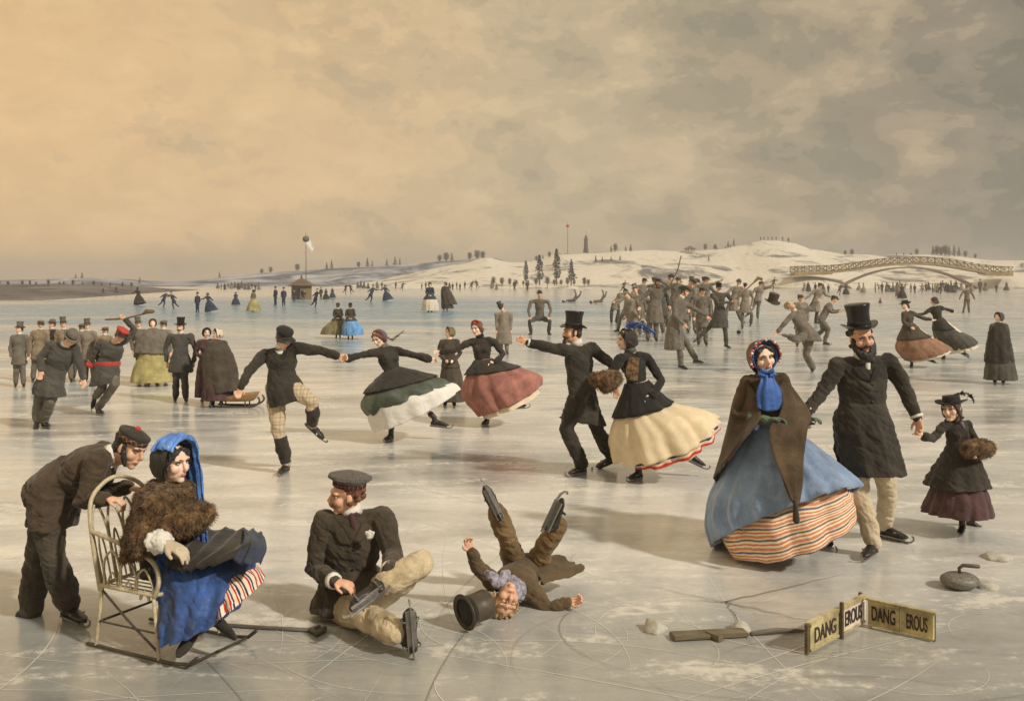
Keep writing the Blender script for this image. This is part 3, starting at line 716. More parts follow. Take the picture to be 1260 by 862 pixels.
# clear blue ice swept free of snow on the far left of the pond
vd = nd(nt, 'ShaderNodeVectorMath', operation='SUBTRACT'); L(co, vd.inputs[0]); vd.inputs[1].default_value = (-20, 80, 0)
vm = nd(nt, 'ShaderNodeVectorMath', operation='MULTIPLY'); L(vd.outputs[0], vm.inputs[0]); vm.inputs[1].default_value = (1/58, 1/74, 0)
vl = nd(nt, 'ShaderNodeVectorMath', operation='LENGTH'); L(vm.outputs[0], vl.inputs[0])
bl = ramp(M_('ADD', vl.outputs['Value'], M_('MULTIPLY', M_('SUBTRACT', noi(.09, wide), .5), 1.6)), [(.35, (1,1,1)), (1.0, (0,0,0))])
mx3 = nd(nt, 'ShaderNodeMixRGB'); L(M_('MULTIPLY', bl, .92), mx3.inputs[0]); L(mx2.outputs[0], mx3.inputs[1]); mx3.inputs[2].default_value = (*C(104,138,162), 1)
# ice multiplied to a darker grey towards the near edge, broken by noise
near_grey = ramp(M_('ADD', M_('MULTIPLY', spn.outputs[1], -.42), M_('MULTIPLY', A_, 2.2)), [(.0, (0,0,0)), (.02, (0,0,0))])
we = M_('ADD', M_('MULTIPLY_ADD', spn.outputs[1], -.45, 2.75), M_('MULTIPLY', A_, 1.1)); near_grey = ramp(we, [(.12, (0,0,0)), (.75, (1,1,1))])
mx4 = nd(nt, 'ShaderNodeMixRGB', blend_type='MULTIPLY'); L(M_('MULTIPLY', near_grey, .8), mx4.inputs[0]); L(mx3.outputs[0], mx4.inputs[1]); mx4.inputs[2].default_value = (.42,.43,.42,1)
# snow scurf: fine scratches swept one way
scr = noi(3.0, mapping(nt, (1.2, 26, 1), rot=(0,0,.35)), 5.0, .7, .3); scr2 = noi(3.0, mapping(nt, (22, 1.4, 1), rot=(0,0,.9)), 5.0, .7, .3)
sm = ramp(M_('MAXIMUM', scr, scr2), [(.62, (0,0,0)), (.74, (1,1,1))])
mx5 = nd(nt, 'ShaderNodeMixRGB'); fr_ = ramp(M_('ADD', M_('MULTIPLY', B_, .7), M_('MULTIPLY', D_, .35)), [(.565, (0,0,0)), (.63, (1,1,1))])
L(M_('MAXIMUM', M_('MULTIPLY', sm, .35), M_('MULTIPLY', fr_, .55)), mx5.inputs[0]); L(mx4.outputs[0], mx5.inputs[1]); mx5.inputs[2].default_value = (*C(228,222,206), 1)
L(mx5.outputs[0], b.inputs['Base Color'])
rg = ramp(M_('ADD', M_('MULTIPLY', B_, .6), M_('MULTIPLY', A_, .5)), [(.38, (.07,.07,.07)), (.68, (.34,.34,.34))])
L(M_('MAXIMUM', rg, M_('MULTIPLY', fr_, .5)), b.inputs['Roughness']); b.inputs['IOR'].default_value = 1.36; b.inputs['Specular IOR Level'].default_value = .6
L(M_('MULTIPLY_ADD', bl, -.62, .66), b.inputs['Specular IOR Level']); L(M_('MULTIPLY_ADD', bl, -.30, .30), b.inputs['Coat Weight']); b.inputs['Coat Roughness'].default_value = .12; b.inputs['Coat IOR'].default_value = 1.33
bp = nd(nt, 'ShaderNodeBump', Strength=.12, Distance=.02); L(M_('ADD', M_('MULTIPLY', D_, .6), M_('MULTIPLY', E_, .15)), bp.inputs['Height']); L(bp.outputs[0], b.inputs['Normal'])
ICE = m
bm = NB(); box_pts = [(-1500,-25,0),(1500,-25,0),(1500,1500,0),(-1500,1500,0)]
bm.faces.new([bm.verts.new(q) for q in box_pts]); tag(obj('ice', bm, ICE, shade=False), kind='structure')
# skate cuts: thin arcs scored in the surface
SCRM = fab('scored_ice', C(222,218,206), var=.1, rough=.6, bump=0, sheen=0); DKM = fab('dark_cut', C(120,116,104), var=.2, rough=.4, bump=0, sheen=0)
for mt, n_, z_, wd in ((SCRM, 260, .004, .0042), (DKM, 60, .006, .0036)):
    bm = NB()
    for i in range(n_):
        y = 5.0+42*random.random()**2.2; x = random.uniform(-.56, .56)*y; r_ = random.choice((.5, .9, 1.6, 3, 6, 12))*random.uniform(.7, 1.3)
        a0 = random.uniform(0, 6.28); sw = min(2.6, random.uniform(.6, 3.0)/r_*1.2)*random.choice((-1, 1)); n = 18; ww = wd*random.uniform(.35, 1.0)*(1+y/40)
        cx, cy = x-r_*math.cos(a0), y-r_*math.sin(a0); pv = None
        for k in range(n+1):
            a = a0+sw*k/n; q = ww*math.sin(math.pi*min(.97, max(.03, k/n)))
            i_, o_ = bm.verts.new((cx+(r_-q/2)*math.cos(a), cy+(r_-q/2)*math.sin(a), z_)), bm.verts.new((cx+(r_+q/2)*math.cos(a), cy+(r_+q/2)*math.sin(a), z_))
            if pv: bm.faces.new((pv[0], pv[1], o_, i_))
            pv = (i_, o_)
    tag(obj('skate_cuts', bm, mt, shade=False), 'pale and dark curved skate cuts scored across the ice', 'skate marks', kind='stuff')
bm = NB(); c0 = G(893,741)                                # the star crack by the danger board
for ex, ey, ww in ((1040,706,.014), (1010,768,.014), (845,739,.010), (930,800,.008), (770,716,.008), (985,742,.006)):
    e = G(ex, ey); n = 14; pv = None; d = (e-c0); sdv = V((-d.y, d.x, 0)).normalized()
    for k in range(n+1):
        q = c0.lerp(e, k/n)+sdv*random.uniform(-.012, .012)*(0 < k); h_ = ww*(1-.85*k/n)/2
        a_, b_ = bm.verts.new((*(q-sdv*h_)[:2], .008)), bm.verts.new((*(q+sdv*h_)[:2], .008))
        if pv: bm.faces.new((pv[0], pv[1], b_, a_))
        pv = (a_, b_)
tag(obj('ice_crack', bm, DKM, shade=False), 'star shaped crack in the thin ice beside the warning board', 'crack', kind='stuff')
# ---------------------------------------------------------------- hills and banks
def hill(name, sky_px, d0, d1, d2, mat, nx=260, ny=34, amp=1.5, base=0.0):
    """terrain whose crest line stands at distance d1; foot at d0, far side at d2"""
    xs = [q[0] for q in sky_px]; ys = [q[1] for q in sky_px]; bm = NB(); g = []
    for i in range(nx+1):
        px = xs[0]+(xs[-1]-xs[0])*i/nx; py = float(np.interp(px, xs, ys)); hc = max(-.3, CH-(py-HY)*d1/FPX); col_ = []
        for j in range(ny+1):
            t = j/ny; d = d0+(d2-d0)*t; X_ = (px-CX)*d1/FPX*(d/d1)**.5
            k = (d-d0)/(d1-d0) if d < d1 else 1-(d-d1)/(d2-d1); k = k*k*(3-2*k) if d > d1 else k**1.25
            nz = noise.fractal(V((X_*.035, d*.02, 3.1)), 1, 2, 5)*amp*min(1, k*4)*(.35+.65*hc/12)
            if abs(d-d1) < (d2-d0)/ny*.6: nz *= .35
            col_.append(bm.verts.new((X_, d, base+hc*k+nz*(0 < j < ny)-(.4 if j in (0, ny) else 0))))
        g.append(col_)
    for i in range(nx):
        for j in range(ny): bm.faces.new((g[i][j], g[i+1][j], g[i+1][j+1], g[i][j+1]))
    return tag(obj(name, bm, mat), kind='structure')
def groundmat(name, snow, brush, lo, hi, sc_=.05):
    m, nt_, b = newmat(name); L = nt_.links.new; c_ = mapping(nt_, (1, .6, 2.5))
    n = nd(nt_, 'ShaderNodeTexNoise', Scale=sc_, Detail=10.0, Roughness=.68, Distortion=.6); L(c_, n.inputs['Vector'])
    r_ = nd(nt_, 'ShaderNodeValToRGB'); L(n.outputs['Fac'], r_.inputs[0]); e = r_.color_ramp.elements
    e[0].position = lo; e[0].color = (*brush, 1); e[1].position = hi; e[1].color = (*snow, 1)
    n2 = nd(nt_, 'ShaderNodeTexNoise', Scale=sc_*14, Detail=6.0); L(c_, n2.inputs['Vector'])
    x_ = nd(nt_, 'ShaderNodeMixRGB', blend_type='OVERLAY'); x_.inputs[0].default_value = .5; L(r_.outputs[0], x_.inputs[1]); L(n2.outputs['Fac'], x_.inputs[2])
    L(x_.outputs[0], b.inputs['Base Color']); b.inputs['Roughness'].default_value = .95; b.inputs['Specular IOR Level'].default_value = .1
    bp = nd(nt_, 'ShaderNodeBump', Strength=.5, Distance=.12); L(n2.outputs['Fac'], bp.inputs['Height']); L(bp.outputs[0], b.inputs['Normal']); return m
HSNOW = groundmat('snowy_hill', C(216,208,192), C(112,110,108), .40, .50, .06); HGREY = groundmat('wooded_hill', C(180,182,186), C(78,84,100), .42, .60, .05)
HBANK = groundmat('brushy_bank', C(128,122,116), C(78,74,74), .38, .62, .12)
SKY_R = [(430,352),(500,338),(545,328),(575,322),(600,316),(625,322),(655,322),(690,313),(725,311),(762,309),(800,309),(850,308),(890,306),(915,300),(935,294),(955,294),(978,298),(1000,307),(1040,313),(1090,314),(1140,313),(1180,315),(1220,320),(1400,322)]
SKY_L = [(-160,342),(0,344),(45,344),(90,342),(140,343),(185,350),(215,347),(260,343),(300,338),(345,334),(400,331),(450,328),(500,325),(545,321),(580,319),(610,317),(650,330),(720,345)]
hill('hills', SKY_R, 262, 360, 560, HSNOW); hill('hills', SKY_L, 330, 470, 700, HGREY)
hill('bank', [(-160,352),(-20,350),(45,349),(100,349),(135,350.5),(160,356),(182,361),(200,365)], 94, 160, 250, HBANK, nx=90, ny=16, amp=.12, base=-.05)
# ---------------------------------------------------------------- trees
BARK = fab('bark', C(96,84,70), var=.3, scale=8); LEAFD = fab('evergreen', C(82,84,72), var=.4, scale=3); LEAFB = fab('bare_twigs', C(120,108,92), var=.3, scale=3)
def tree_bm(kind, h):
    t, c = NB(), NB(); rnd = random
    tube(t, [V((0,0,-.2)), V((.02*h,0,h*.35)), V((0,.01*h,h*.92))], [h*.032, h*.022, h*.005], 7)
    for i in range(9):
        z = h*(.2+.07*i); a = i*2.4; r_ = h*.12*(1-.06*i); tube(t, [V((0,0,z)), V((math.cos(a)*r_, math.sin(a)*r_, z+h*.07))], [h*.010, h*.003], 5)
    n = 420 if kind != 'bush' else 0
    for i in range(170 if kind == 'bush' else 0):              # bare twigs
        a = rnd.uniform(0, 6.28); e = rnd.uniform(.2, 1.45); z = rnd.uniform(.12, .7); L_ = rnd.uniform(.18, .42)*(1.1-z*.6); p_ = V((math.cos(a)*.05, math.sin(a)*.05, z))*h
        q_ = p_+V((math.cos(a)*math.cos(e), math.sin(a)*math.cos(e), math.sin(e)))*L_*h; m_ = p_.lerp(q_, .55)+V((0,0,.03*h))
        tube(c, [p_, m_, q_], [.012*h, .008*h, .003*h], 4, round_ends=False)
        for k_ in range(3):
            b_ = p_.lerp(q_, rnd.uniform(.4, 1)); tube(c, [b_, b_+V((rnd.uniform(-1,1), rnd.uniform(-1,1), rnd.uniform(0,1.2))).normalized()*.12*h], [.005*h, .002*h], 3, round_ends=False)
    for i in range(n):
        z = rnd.random(); a = rnd.uniform(0, 6.28)
        if kind == 'poplar': R = .115*math.sin(math.pi*(.08+.9*z)**.7)+.01; z0 = .10+.90*z
        elif kind == 'conifer': R = .26*(1-z)*(0.55+.45*((z*7) % 1)); z0 = .10+.90*z
        else: R = .38*math.sin(math.pi*(.12+.85*z)); z0 = .15+.85*z
        R *= .35+.65*rnd.random()**.5; R *= 1+.25*math.sin(a*3+z*9)
        p_ = V((math.cos(a)*R*h, math.sin(a)*R*h, z0*h)); s_ = h*rnd.uniform(.018, .04)
        u_ = V((rnd.uniform(-1,1), rnd.uniform(-1,1), rnd.uniform(-.6,1))).normalized(); v_ = u_.orthogonal().normalized()
        c.faces.new([c.verts.new(p_+q) for q in (u_*s_*1.5, v_*s_*.8, -u_*s_, -v_*s_*.8)])
    return t, c
TPROTO = {}
def tree(kind, px, py_foot, d, h, label, group, leaf):
    name = {'poplar': 'poplar_tree', 'conifer': 'pine_tree', 'bush': 'bush'}[kind]
    z = max(0, CH-(py_foot-HY)*d/FPX); loc = V(((px-CX)*d/FPX, d, z))
    r_ = thing(name, label, 'bush' if kind == 'bush' else 'tree', loc, group)
    k = (kind, leaf.name)
    if k not in TPROTO:
        t, c = tree_bm(kind, 1.0); ms = []
        for nme, bm_, mm in (('trunk', t, BARK), ('crown', c, leaf)):
            o = obj(nme, bm_, mm, None, shade=False); ms.append((nme, o.data)); bpy.data.objects.remove(o)
        TPROTO[k] = ms
    for nme, me in TPROTO[k]:
        o = bpy.data.objects.new(nme, me); COL.objects.link(o); o.parent = r_
    r_.scale = (h*random.uniform(.85, 1.2), h, h); r_.rotation_euler = (0, 0, random.uniform(0, 6)); return r_
for px, fy, h_, lab in ((647,347,5.6,'slim poplar leftmost in the row on the far shore'), (664,347,7.2,'tall slim poplar second from the left on the far shore'), (685,346,8.6,'tallest slim poplar on the far shore under the red ball pole')):
    tree('poplar', px, fy, 262, h_, lab, 'poplars on the far shore', LEAFD)
tree('conifer', 703, 347, 262, 6.0, 'broad pine beside the tallest poplar on the far shore', None, LEAFD)
for i in range(14):
    px = 606+i*9.3+random.uniform(-3,3); tree('bush', px, 351, 255, random.uniform(1.4, 2.6), 'low scrubby bush in the row along the far shore ice', 'bushes along the far shore', LEAFB)
for i in range(16):
    px = -10+i*11.5+random.uniform(-4,4); tree('bush', px, float(np.interp(px, (0,45,100,150,180), (350,349,349,351,354)))+1.5, 149, random.uniform(.5, 1.0), 'grey scrub bush on the low left bank', 'bushes on the left bank', LEAFB)
def on(px, prof): return float(np.interp(px, [q[0] for q in prof], [q[1] for q in prof]))
for px, h_ in ((93,2.6),(101,3.4),(172,3.2),(270,3.4),(322,3),(333,3.6),(366,4.2),(402,3.6),(408,4.6),(441,3.4),(452,4.6),(458,3.2),(476,3.6),(486,4.4),(492,3.6),(541,4),(549,5),(556,4),(578,4.4),(587,5.4),(594,4.6)):
    tree(random.choice(('conifer','bush')) if px > 300 else 'conifer', px, on(px, SKY_L)+1.0, 468, h_, 'small dark tree on the crest of the grey left ridge', 'trees on the left ridge', LEAFD)
for px, h_ in ((660,2.6),(668,2.2),(676,3),(752,3),(757,4),(770,2.6),(776,3.2),(868,3),(880,2.6),(896,3),(903,3.4),(1040,2.2),(1048,2.8),(1128,3),(1148,4.0),(1153,4.6),(1158,4.2),(1163,5),(1168,4.4),(1174,4.8),(1180,4),(1188,3.2),(1200,2.4)):
    tree(random.choice(('conifer','bush')), px, on(px, SKY_R)+.8, 359, h_*.9, 'small dark tree on the crest of the snowy right hills', 'trees on the right hills', LEAFB)
for px, py, h_ in ((733,326,3.2),(741,325,2.6),(752,327,3.2),(763,325,3),(738,331,2.4),(1066,305,1),(872,322,2.4),(958,326,3.5)):
    if px == 1066: continue
    tree('conifer', px, py, 330, h_, 'lone little tree on the open snow slope', 'trees on the snow slope', LEAFB)

# ---------------------------------------------------------------- winter air over the pond
hm = bpy.data.materials.new('haze'); hm.use_nodes = True; hn = hm.node_tree; hn.nodes.remove(hn.nodes['Principled BSDF'])
pv = nd(hn, 'ShaderNodeVolumePrincipled'); pv.inputs['Color'].default_value = (.90,.90,.92,1); pv.inputs['Density'].default_value = .0010; pv.inputs['Anisotropy'].default_value = .15
hn.links.new(pv.outputs[0], hn.nodes['Material Output'].inputs['Volume'])
bm = NB(); box(bm, (0, 740, 14), (1520,0,0), (0,790,0), (0,0,15)); tag(obj('haze', bm, hm, shade=False), kind='stuff')
sc.cycles.volume_step_rate = 10; sc.cycles.volume_max_steps = 64
# ================================================================ foreground figures
# --- lady in blue with a brown shawl, walking arm in arm
F = fig('young lady in blue gown, brown shawl and flowered bonnet beside the bearded gentleman', 7.5,
    dict(head=(938,440,-.02), neck=(940,461), sA=(920,470,.0), sB=(962,468,.0), pel=(948,546), eA=(905,510,-.06), wA=(945,517,-.22), eB=(972,503,-.10), wB=(986,521,-.14),
         aA=(943,684,'g'), tA=(930,692,-.25), aB=(1001,647,.35), tB=(1020,662,.2), kA=(944,610,-.1), kB=(985,598,.1)), s=.96, face=(.22,-1,-.06), sex='f', hair=BLACKHAIR, hairstyle='bun', hands=(False, False), headk=1.08)
coat(F, SHAWL, name='bodice', disp=.5, k=1.02)
bm = NB()
for q, hd in (('A', (.9,-.2,.1)), ('B', (.6,-.2,.35))):
    tube(bm, [F.p['e'+q].lerp(F.p['w'+q], .45), F.p['w'+q]], [.046, .034], 12); hand(bm, F.p['w'+q], V(hd), V((0,-.4,-1)), .98, .7, 1 if q == 'A' else -1, fat=1.12)
part('glove', bm, GLOVE, F.root, vox=F.vox, smooth=2)
skirt(F, BLUE, [((908,545),(992,538),.30), ((884,592),(1034,574),.50,-.05), ((872,636),(1048,597),.58,-.18), ((880,668),(1047,608),.58,-.27)], folds=14, amp=.10)
ST1 = stripes('striped_petticoat', [(.22,C(208,138,106)), (.14,C(228,206,172)), (.16,C(112,106,116)), (.18,C(236,214,178)), (.14,C(204,128,100)), (.16,C(238,220,186))], 9, 'v')
skirt(F, ST1, [((906,560),(990,548),.26), ((890,620),(1036,588),.46), ((886,655),(1045,604),.53), ((898,677),(1048,618),.54,.05)], 'petticoat', folds=9, amp=.05)
boots(F, high=.12)
bonnet(F, fab('brown_straw', C(104,72,50), var=.3, fine=60, bump=.5), front_r=.128, deep=.055, tilt=-6, trim=(fab('coral_rosette', C(206,92,78)), fab('white_rosette', C(228,216,200)), fab('coral_rosette', C(206,92,78)), BRBLUE))
bm = NB(); lathe(bm, F.H(0,0,.012), F.h[1]*.92, F.h[3]*1.06, F.h[2], [(.111,.03), (.111,.05), (.102,.052), (.100,.03)], 30, cap=False); part('bonnet_lining', bm, BRBLUE, F.root)
# shawl: two hanging fronts and the back, over both shoulders
sheet(F, SHAWL, [[(962,462,.12),(940,458,.12),(921,463,.06),(914,470,-.02)], [(975,482,.18),(940,478,.20),(906,484,.08),(930,487,-.16)], [(985,505,.22),(935,512,.26),(897,516,.02),(935,512,-.22)], [(985,535,.28),(925,545,.32),(889,550,.05),(914,541,-.34)], [(990,560,.32),(920,585,.36),(880,592,.1),(894,566,-.30)]], 'shawl', 30, 30, .014, .007, 1)
sheet(F, SHAWL, [[(958,462,.08),(966,466,-.02),(958,474,-.10)], [(968,478,.06),(983,490,-.06),(962,492,-.16)], [(968,500,.0),(996,510,-.20),(958,512,-.22)], [(955,524,-.30),(994,526,-.32),(946,530,-.34)], [(956,556,-.44),(988,560,-.48),(952,562,-.50)], [(964,592,-.58),(986,598,-.60),(966,596,-.61)], [(973,616,-.64),(983,620,-.66),(976,620,-.66)]], 'shawl_end', 20, 40, .014, .006, 2)
bm = NB(); tube(bm, [P(978,616,6.83), P(979,622,6.83), P(980,640,6.82)], [.012,.016,.024], 8); part('tassel', bm, BLACKB, F.root, disp=[(.012,.012)], smooth=0)
sheet(F, BRBLUE, [[(933,458,-.10),(942,456,-.14),(950,458,-.10)], [(936,466,-.16),(945,466,-.18),(952,467,-.14)], [(931,482,-.18),(945,482,-.21),(960,480,-.15)], [(932,502,-.20),(946,506,-.22),(962,502,-.17)]], 'bonnet_scarf', 16, 20, .012, .006, 3)
bm = NB()
for q in (-1, 1): tube(bm, [P(944,458,7.33), P(944+q*7,455,7.33), P(944+q*11,460,7.34), P(944+q*4,462,7.32)], [.012,.020,.018,.01], 8)
part('bow', bm, BRBLUE, F.root, vox=.006, smooth=2)
sheet(F, GREEN, [[(972,505,-.15),(984,508,-.2),(996,512,-.1)], [(968,520,-.28),(982,528,-.32),(998,530,-.2)], [(958,536,-.30),(980,548,-.36),(1000,542,-.25)]], 'gathered_skirt_fold', 14, 12, .012, .012, 5) if False else None
# --- bearded gentleman
F = fig('tall bearded gentleman in black top hat and dark frock coat between lady and girl', 7.54,
    dict(head=(1060,416,-.03), neck=(1061,441), sA=(1032,449,.0), sB=(1093,446,.02), pel=(1062,535,.02), eA=(1011,483,-.05), wA=(993,506,-.12), eB=(1113,478,.0), wB=(1129,514,-.08),
         kA=(1058,606,-.06), aA=(1074,684,'g'), tA=(1052,690,-.35), kB=(1092,603,.22), aB=(1089,662,'g'), tB=(1110,668,.35)), s=1.0, face=(.12,-1,-.10), hair=BLACKHAIR, hairstyle='curly', beard='full', skin=SKINR,
    hdir=((-.35,-.2,-.9),(.15,-.2,-1)), curl=(.9,.8), hn=((.6,-.3,0),(-.6,-.3,0)), headk=1.04)
TR = fab('stone_trousers', C(196,180,152), var=.14, rough=.9, bump=.10)
trousers(F, TR, 1.04, flare=1.10)
coat(F, BLACKB, hem=[((1026,520),(1097,518),.19), ((1029,552),(1106,552),.22), ((1034,582),(1115,580),.24)], k=1.10, amp=.06, waist=.158)
lapels(F, BLACK, .72, None, buttons=5, w=.8); collar(F, WHITE, tie=WHITE)
sheet(F, BLACK, [[(1060,522,-.19),(1063,522,-.20),(1066,522,-.19)], [(1062,550,-.21),(1066,552,-.23),(1071,552,-.22)], [(1064,584,-.23),(1070,583,-.26),(1080,583,-.25)]], 'coat_skirt_edge', 6, 12, .012) if False else None
boots(F, high=.09); tophat(F, hgt=.165, tilt=5, base=.082, k=1.0)
for q in 'AB':
    bm = NB(); e, w_ = F.p['e'+q], F.p['w'+q]; tube(bm, [e.lerp(w_, .90), e.lerp(w_, .985)], [.050, .048], 12, round_ends=False); part('shirt_cuff', bm, WHITE, F.root)
# --- little girl
F = fig('little girl in dark coat, plum skirt and black feathered hat held by the bearded gentleman', 8.17,
    dict(head=(1171,503,-.02), neck=(1176,517), sA=(1162,523,-.02), sB=(1190,523,.05), pel=(1179,570), eA=(1148,540,-.08), wA=(1137,537,-.15), eB=(1201,545,-.04), wB=(1198,558,-.18),
         aA=(1184,656,'g'), tA=(1176,664,-.25), aB=(1196,640,.25), tB=(1206,646,.2), kA=(1182,612,-.05), kB=(1194,608,.1)), s=.66, face=(-.75,-.62,-.08), sex='f', hair=BROWNHAIR, hairstyle='ringlets', headk=1.28, hdir=((-.7,0,.5), None), curl=(.7,.8))
skirt(F, PLUM, [((1156,585),(1204,585),.18), ((1144,615),(1214,612),.28), ((1138,630),(1218,630),.30)], folds=12, amp=.07)
coat(F, BLACKB, hem=[((1158,562),(1202,560),.14), ((1145,585),(1212,582),.22), ((1140,598),(1217,596),.26)], amp=.06, wide=.02, waist=.12)
boots(F, high=.16)
bowler(F, BLACK, brim=.165, hgt=.075, base=.055, k=.95, tilt=4)
plume(F, BLACK, [(1172,489,.0),(1182,483,.02),(1194,486,.05),(1198,494,.06)], 30, .035)
collar(F, BROWN, tie=MAUVE, k=1.0)
bm = NB(); c = P(1203,552,8.0); tube(bm, [c-V((.09,.03,0)), c, c+V((.085,.03,0))], [.072,.088,.074], 16, round_ends=True)
o = lone('muff', bm, FUR, 'dark fur muff on the arm of the little girl in the feathered hat', 'muff', c, vox=.008, disp=[(.02,.03)]); fur(o, 1500, .022, FUR)
# --- lady in the runner chair
F = fig('lady in brown fur cape and blue hooded veil seated in the wire chair on runners', 5.70,
    dict(head=(213,569,-.02), neck=(206,598), sA=(189,612,-.17), sB=(222,611,.15), pel=(196,690,.0), eA=(180,660,-.24), wA=(205,668,-.36), eB=(236,652,.02), wB=(228,642,-.15),
         hA=(202,694,-.05), hB=(207,690,.10), kA=(256,702,-.18), kB=(268,694,.02), aA=(240,766,-.28), tA=(228,792,-.36), aB=(268,752,-.22), tB=(290,768,-.25)), s=.93, face=(.90,-.42,-.05), sex='f', hair=BLACKHAIR, hairstyle='bun', hands=(False, True), headk=1.06)
coat(F, BLACKB, name='bodice', disp=.6, k=.92, sleeve=.82)
bm = NB(); tube(bm, [F.p['eA'].lerp(F.p['wA'], .4), F.p['wA']], [.045,.034], 12); hand(bm, F.p['wA'], V((.9,-.2,-.35)), V((0,.2,-1)), .98, .45, 1, 1.12); part('glove', bm, GLOVEC, F.root, vox=.0055, smooth=2)
bm = NB(); e, w_ = F.p['eA'], F.p['wA']; tube(bm, [e.lerp(w_, .15), e.lerp(w_, .55), e.lerp(w_, .8)], [.05,.075,.062], 14); part('white_sleeve', bm, WHITE, F.root, vox=.007, disp=[(.04,.04)])
DBLUE = fab('deep_blue_silk', C(52,66,100), var=.5, rough=.6, spec=.4, tint=C(46,80,140))
bm = NB(); s_ = .93
solid(bm, [pring(5.7, (182,672),(224,668), .15), pring(5.7, (184,694),(262,672), .17), pring(5.7, (190,706),(300,672), .21,0,-.05), pring(5.7, (200,738),(312,696), .27,0,-.10), pring(5.7, (201,764),(304,724), .31,0,-.14), pring(5.7, (204,782),(290,748), .31,0,-.16)], 96, 30, .06, 13, 1)
part('skirt', bm, DBLUE, F.root, vox=.007, smooth=1, disp=[(.03,.20,'HARD',1),(.008,.05)])
ST2 = stripes('red_white_blue_petticoat', [(.2,C(226,212,186)), (.22,C(190,52,44)), (.14,C(230,216,192)), (.22,C(52,60,92)), (.22,C(228,212,184))], 26, 'u')
skirt(F, ST2, [((258,722),(303,696),.22,0,-.10), ((260,742),(316,703),.25,0,-.12), ((264,758),(323,716),.27,0,-.14)], 'petticoat', folds=12, amp=.08, waist=False)
sheet(F, BLACKB, [[(222,660,.0),(262,652,.05),(300,652,.05),(318,656,.0)], [(208,676,-.20),(240,676,-.24),(280,672,-.27),(319,668,-.22)], [(206,684,-.24),(230,688,-.30),(262,684,-.34),(292,682,-.35)], [(206,694,-.25),(220,702,-.33),(242,699,-.38),(264,693,-.39)]], 'lap_apron', 26, 18, .014, .010, 2)
sheet(F, NAVY, [[(300,652,.0),(314,653,-.02),(326,660,-.08)], [(300,668,-.24),(316,670,-.27),(328,676,-.24)], [(288,690,-.38),(306,694,-.42),(322,690,-.38)]], 'lap_apron_lining', 14, 12, .012, .01, 4)
bm = NB(); Hc = F.p; sp = Hc['neck']-Hc['pel']
solid(bm, [camring(Hc['neck']+V((0,0,.03)), .075, .075, sp), pring(5.7, (176,599),(237,598), .275), pring(5.7, (167,628),(240,626), .31,0,-.02), pring(5.7, (160,656),(240,650), .33,0,-.03), pring(5.7, (158,682),(216,664), .28,0,-.03)], 48, 16, .03, 8, 2)
o = part('fur_cape', bm, FUR, F.root, vox=.009, smooth=3, disp=[(.05,.06),(.025,.02)]); fur(o, 22000, .022, FUR, .9)
boots(F, BLACKB, skate=False, high=.14)
VEIL = fab('blue_veil', C(50,86,160), var=.45, rough=.75, tint=C(96,140,206))
sheet(F, CREAM, [[(221,552,-.06),(208,549,-.12),(197,557,-.08),(194,568,-.02)], [(213,551,.0),(203,551,.0),(193,560,.0),(190,570,.02)], [(219,549,.10),(206,548,.12),(195,556,.10),(190,566,.06)]], 'bonnet_frill', 18, 12, .010, .008, 1)
bonnet(F, BLACKB, front_r=.116, deep=.045, k=1.04)
sheet(F, VEIL, [[(196,562,-.13),(200,549,-.12),(213,546,-.10),(224,548,-.02),(229,556,.06)], [(198,572,-.15),(203,556,-.06),(216,550,.0),(228,556,.08),(231,570,.10)], [(200,584,-.14),(214,588,-.17),(224,590,-.08),(231,594,.0),(234,600,.06)], [(206,604,-.18),(218,610,-.20),(230,618,-.14),(236,622,-.06),(240,624,.0)], [(222,632,-.22),(232,640,-.22),(240,646,-.18),(245,648,-.12),(248,648,-.06)]][::1], 'veil_scarf', 26, 26, .008, .008, 2) if False else None
# veil: over the crown of the bonnet, down the far side of the face and in front of the breast
Hh = F.H; rows = []
for a, rr in ((35,.128),(62,.134),(90,.140),(120,.138),(150,.134),(180,.132)):
    q = rad(a); rows.append([Hh(math.cos(q)*rr*.92, y, .012+math.sin(q)*rr*1.06+dz) for y, dz in ((.085,-.004),(.04,.004),(-.02,.0),(-.07,-.018))])
rows.append([Hh(-.125, y, z) for y, z in ((.10,-.06),(.05,-.06),(-.01,-.07),(-.06,-.08))]); rows.append([Hh(-.11, y, z) for y, z in ((.13,-.15),(.08,-.16),(.03,-.16),(-.02,-.15))])
rows.append([Hh(-.06, y, z) for y, z in ((.20,-.26),(.16,-.27),(.12,-.27),(.08,-.26))]); rows.append([Hh(.0, y, z) for y, z in ((.27,-.36),(.23,-.38),(.19,-.37),(.16,-.35))]); rows.append([Hh(.03, y, z) for y, z in ((.31,-.45),(.28,-.48),(.24,-.47),(.22,-.44))])
bm = NB(); patch(bm, rows, 16, 44, .008, .009, 3); part('veil', bm, VEIL, F.root, smooth=0, disp=[(.02,.05)])
bm = NB(); c = P(226,640,5.50); tube(bm, [c+V((-.085,-.05,-.02)), c, c+V((.085,.05,.02))], [.075,.092,.078], 16)
o = lone('muff', bm, FUR, 'round brown fur muff on the arm of the lady seated in the chair', 'muff', c, vox=.008, disp=[(.02,.03)]); fur(o, 2200, .026, FUR)
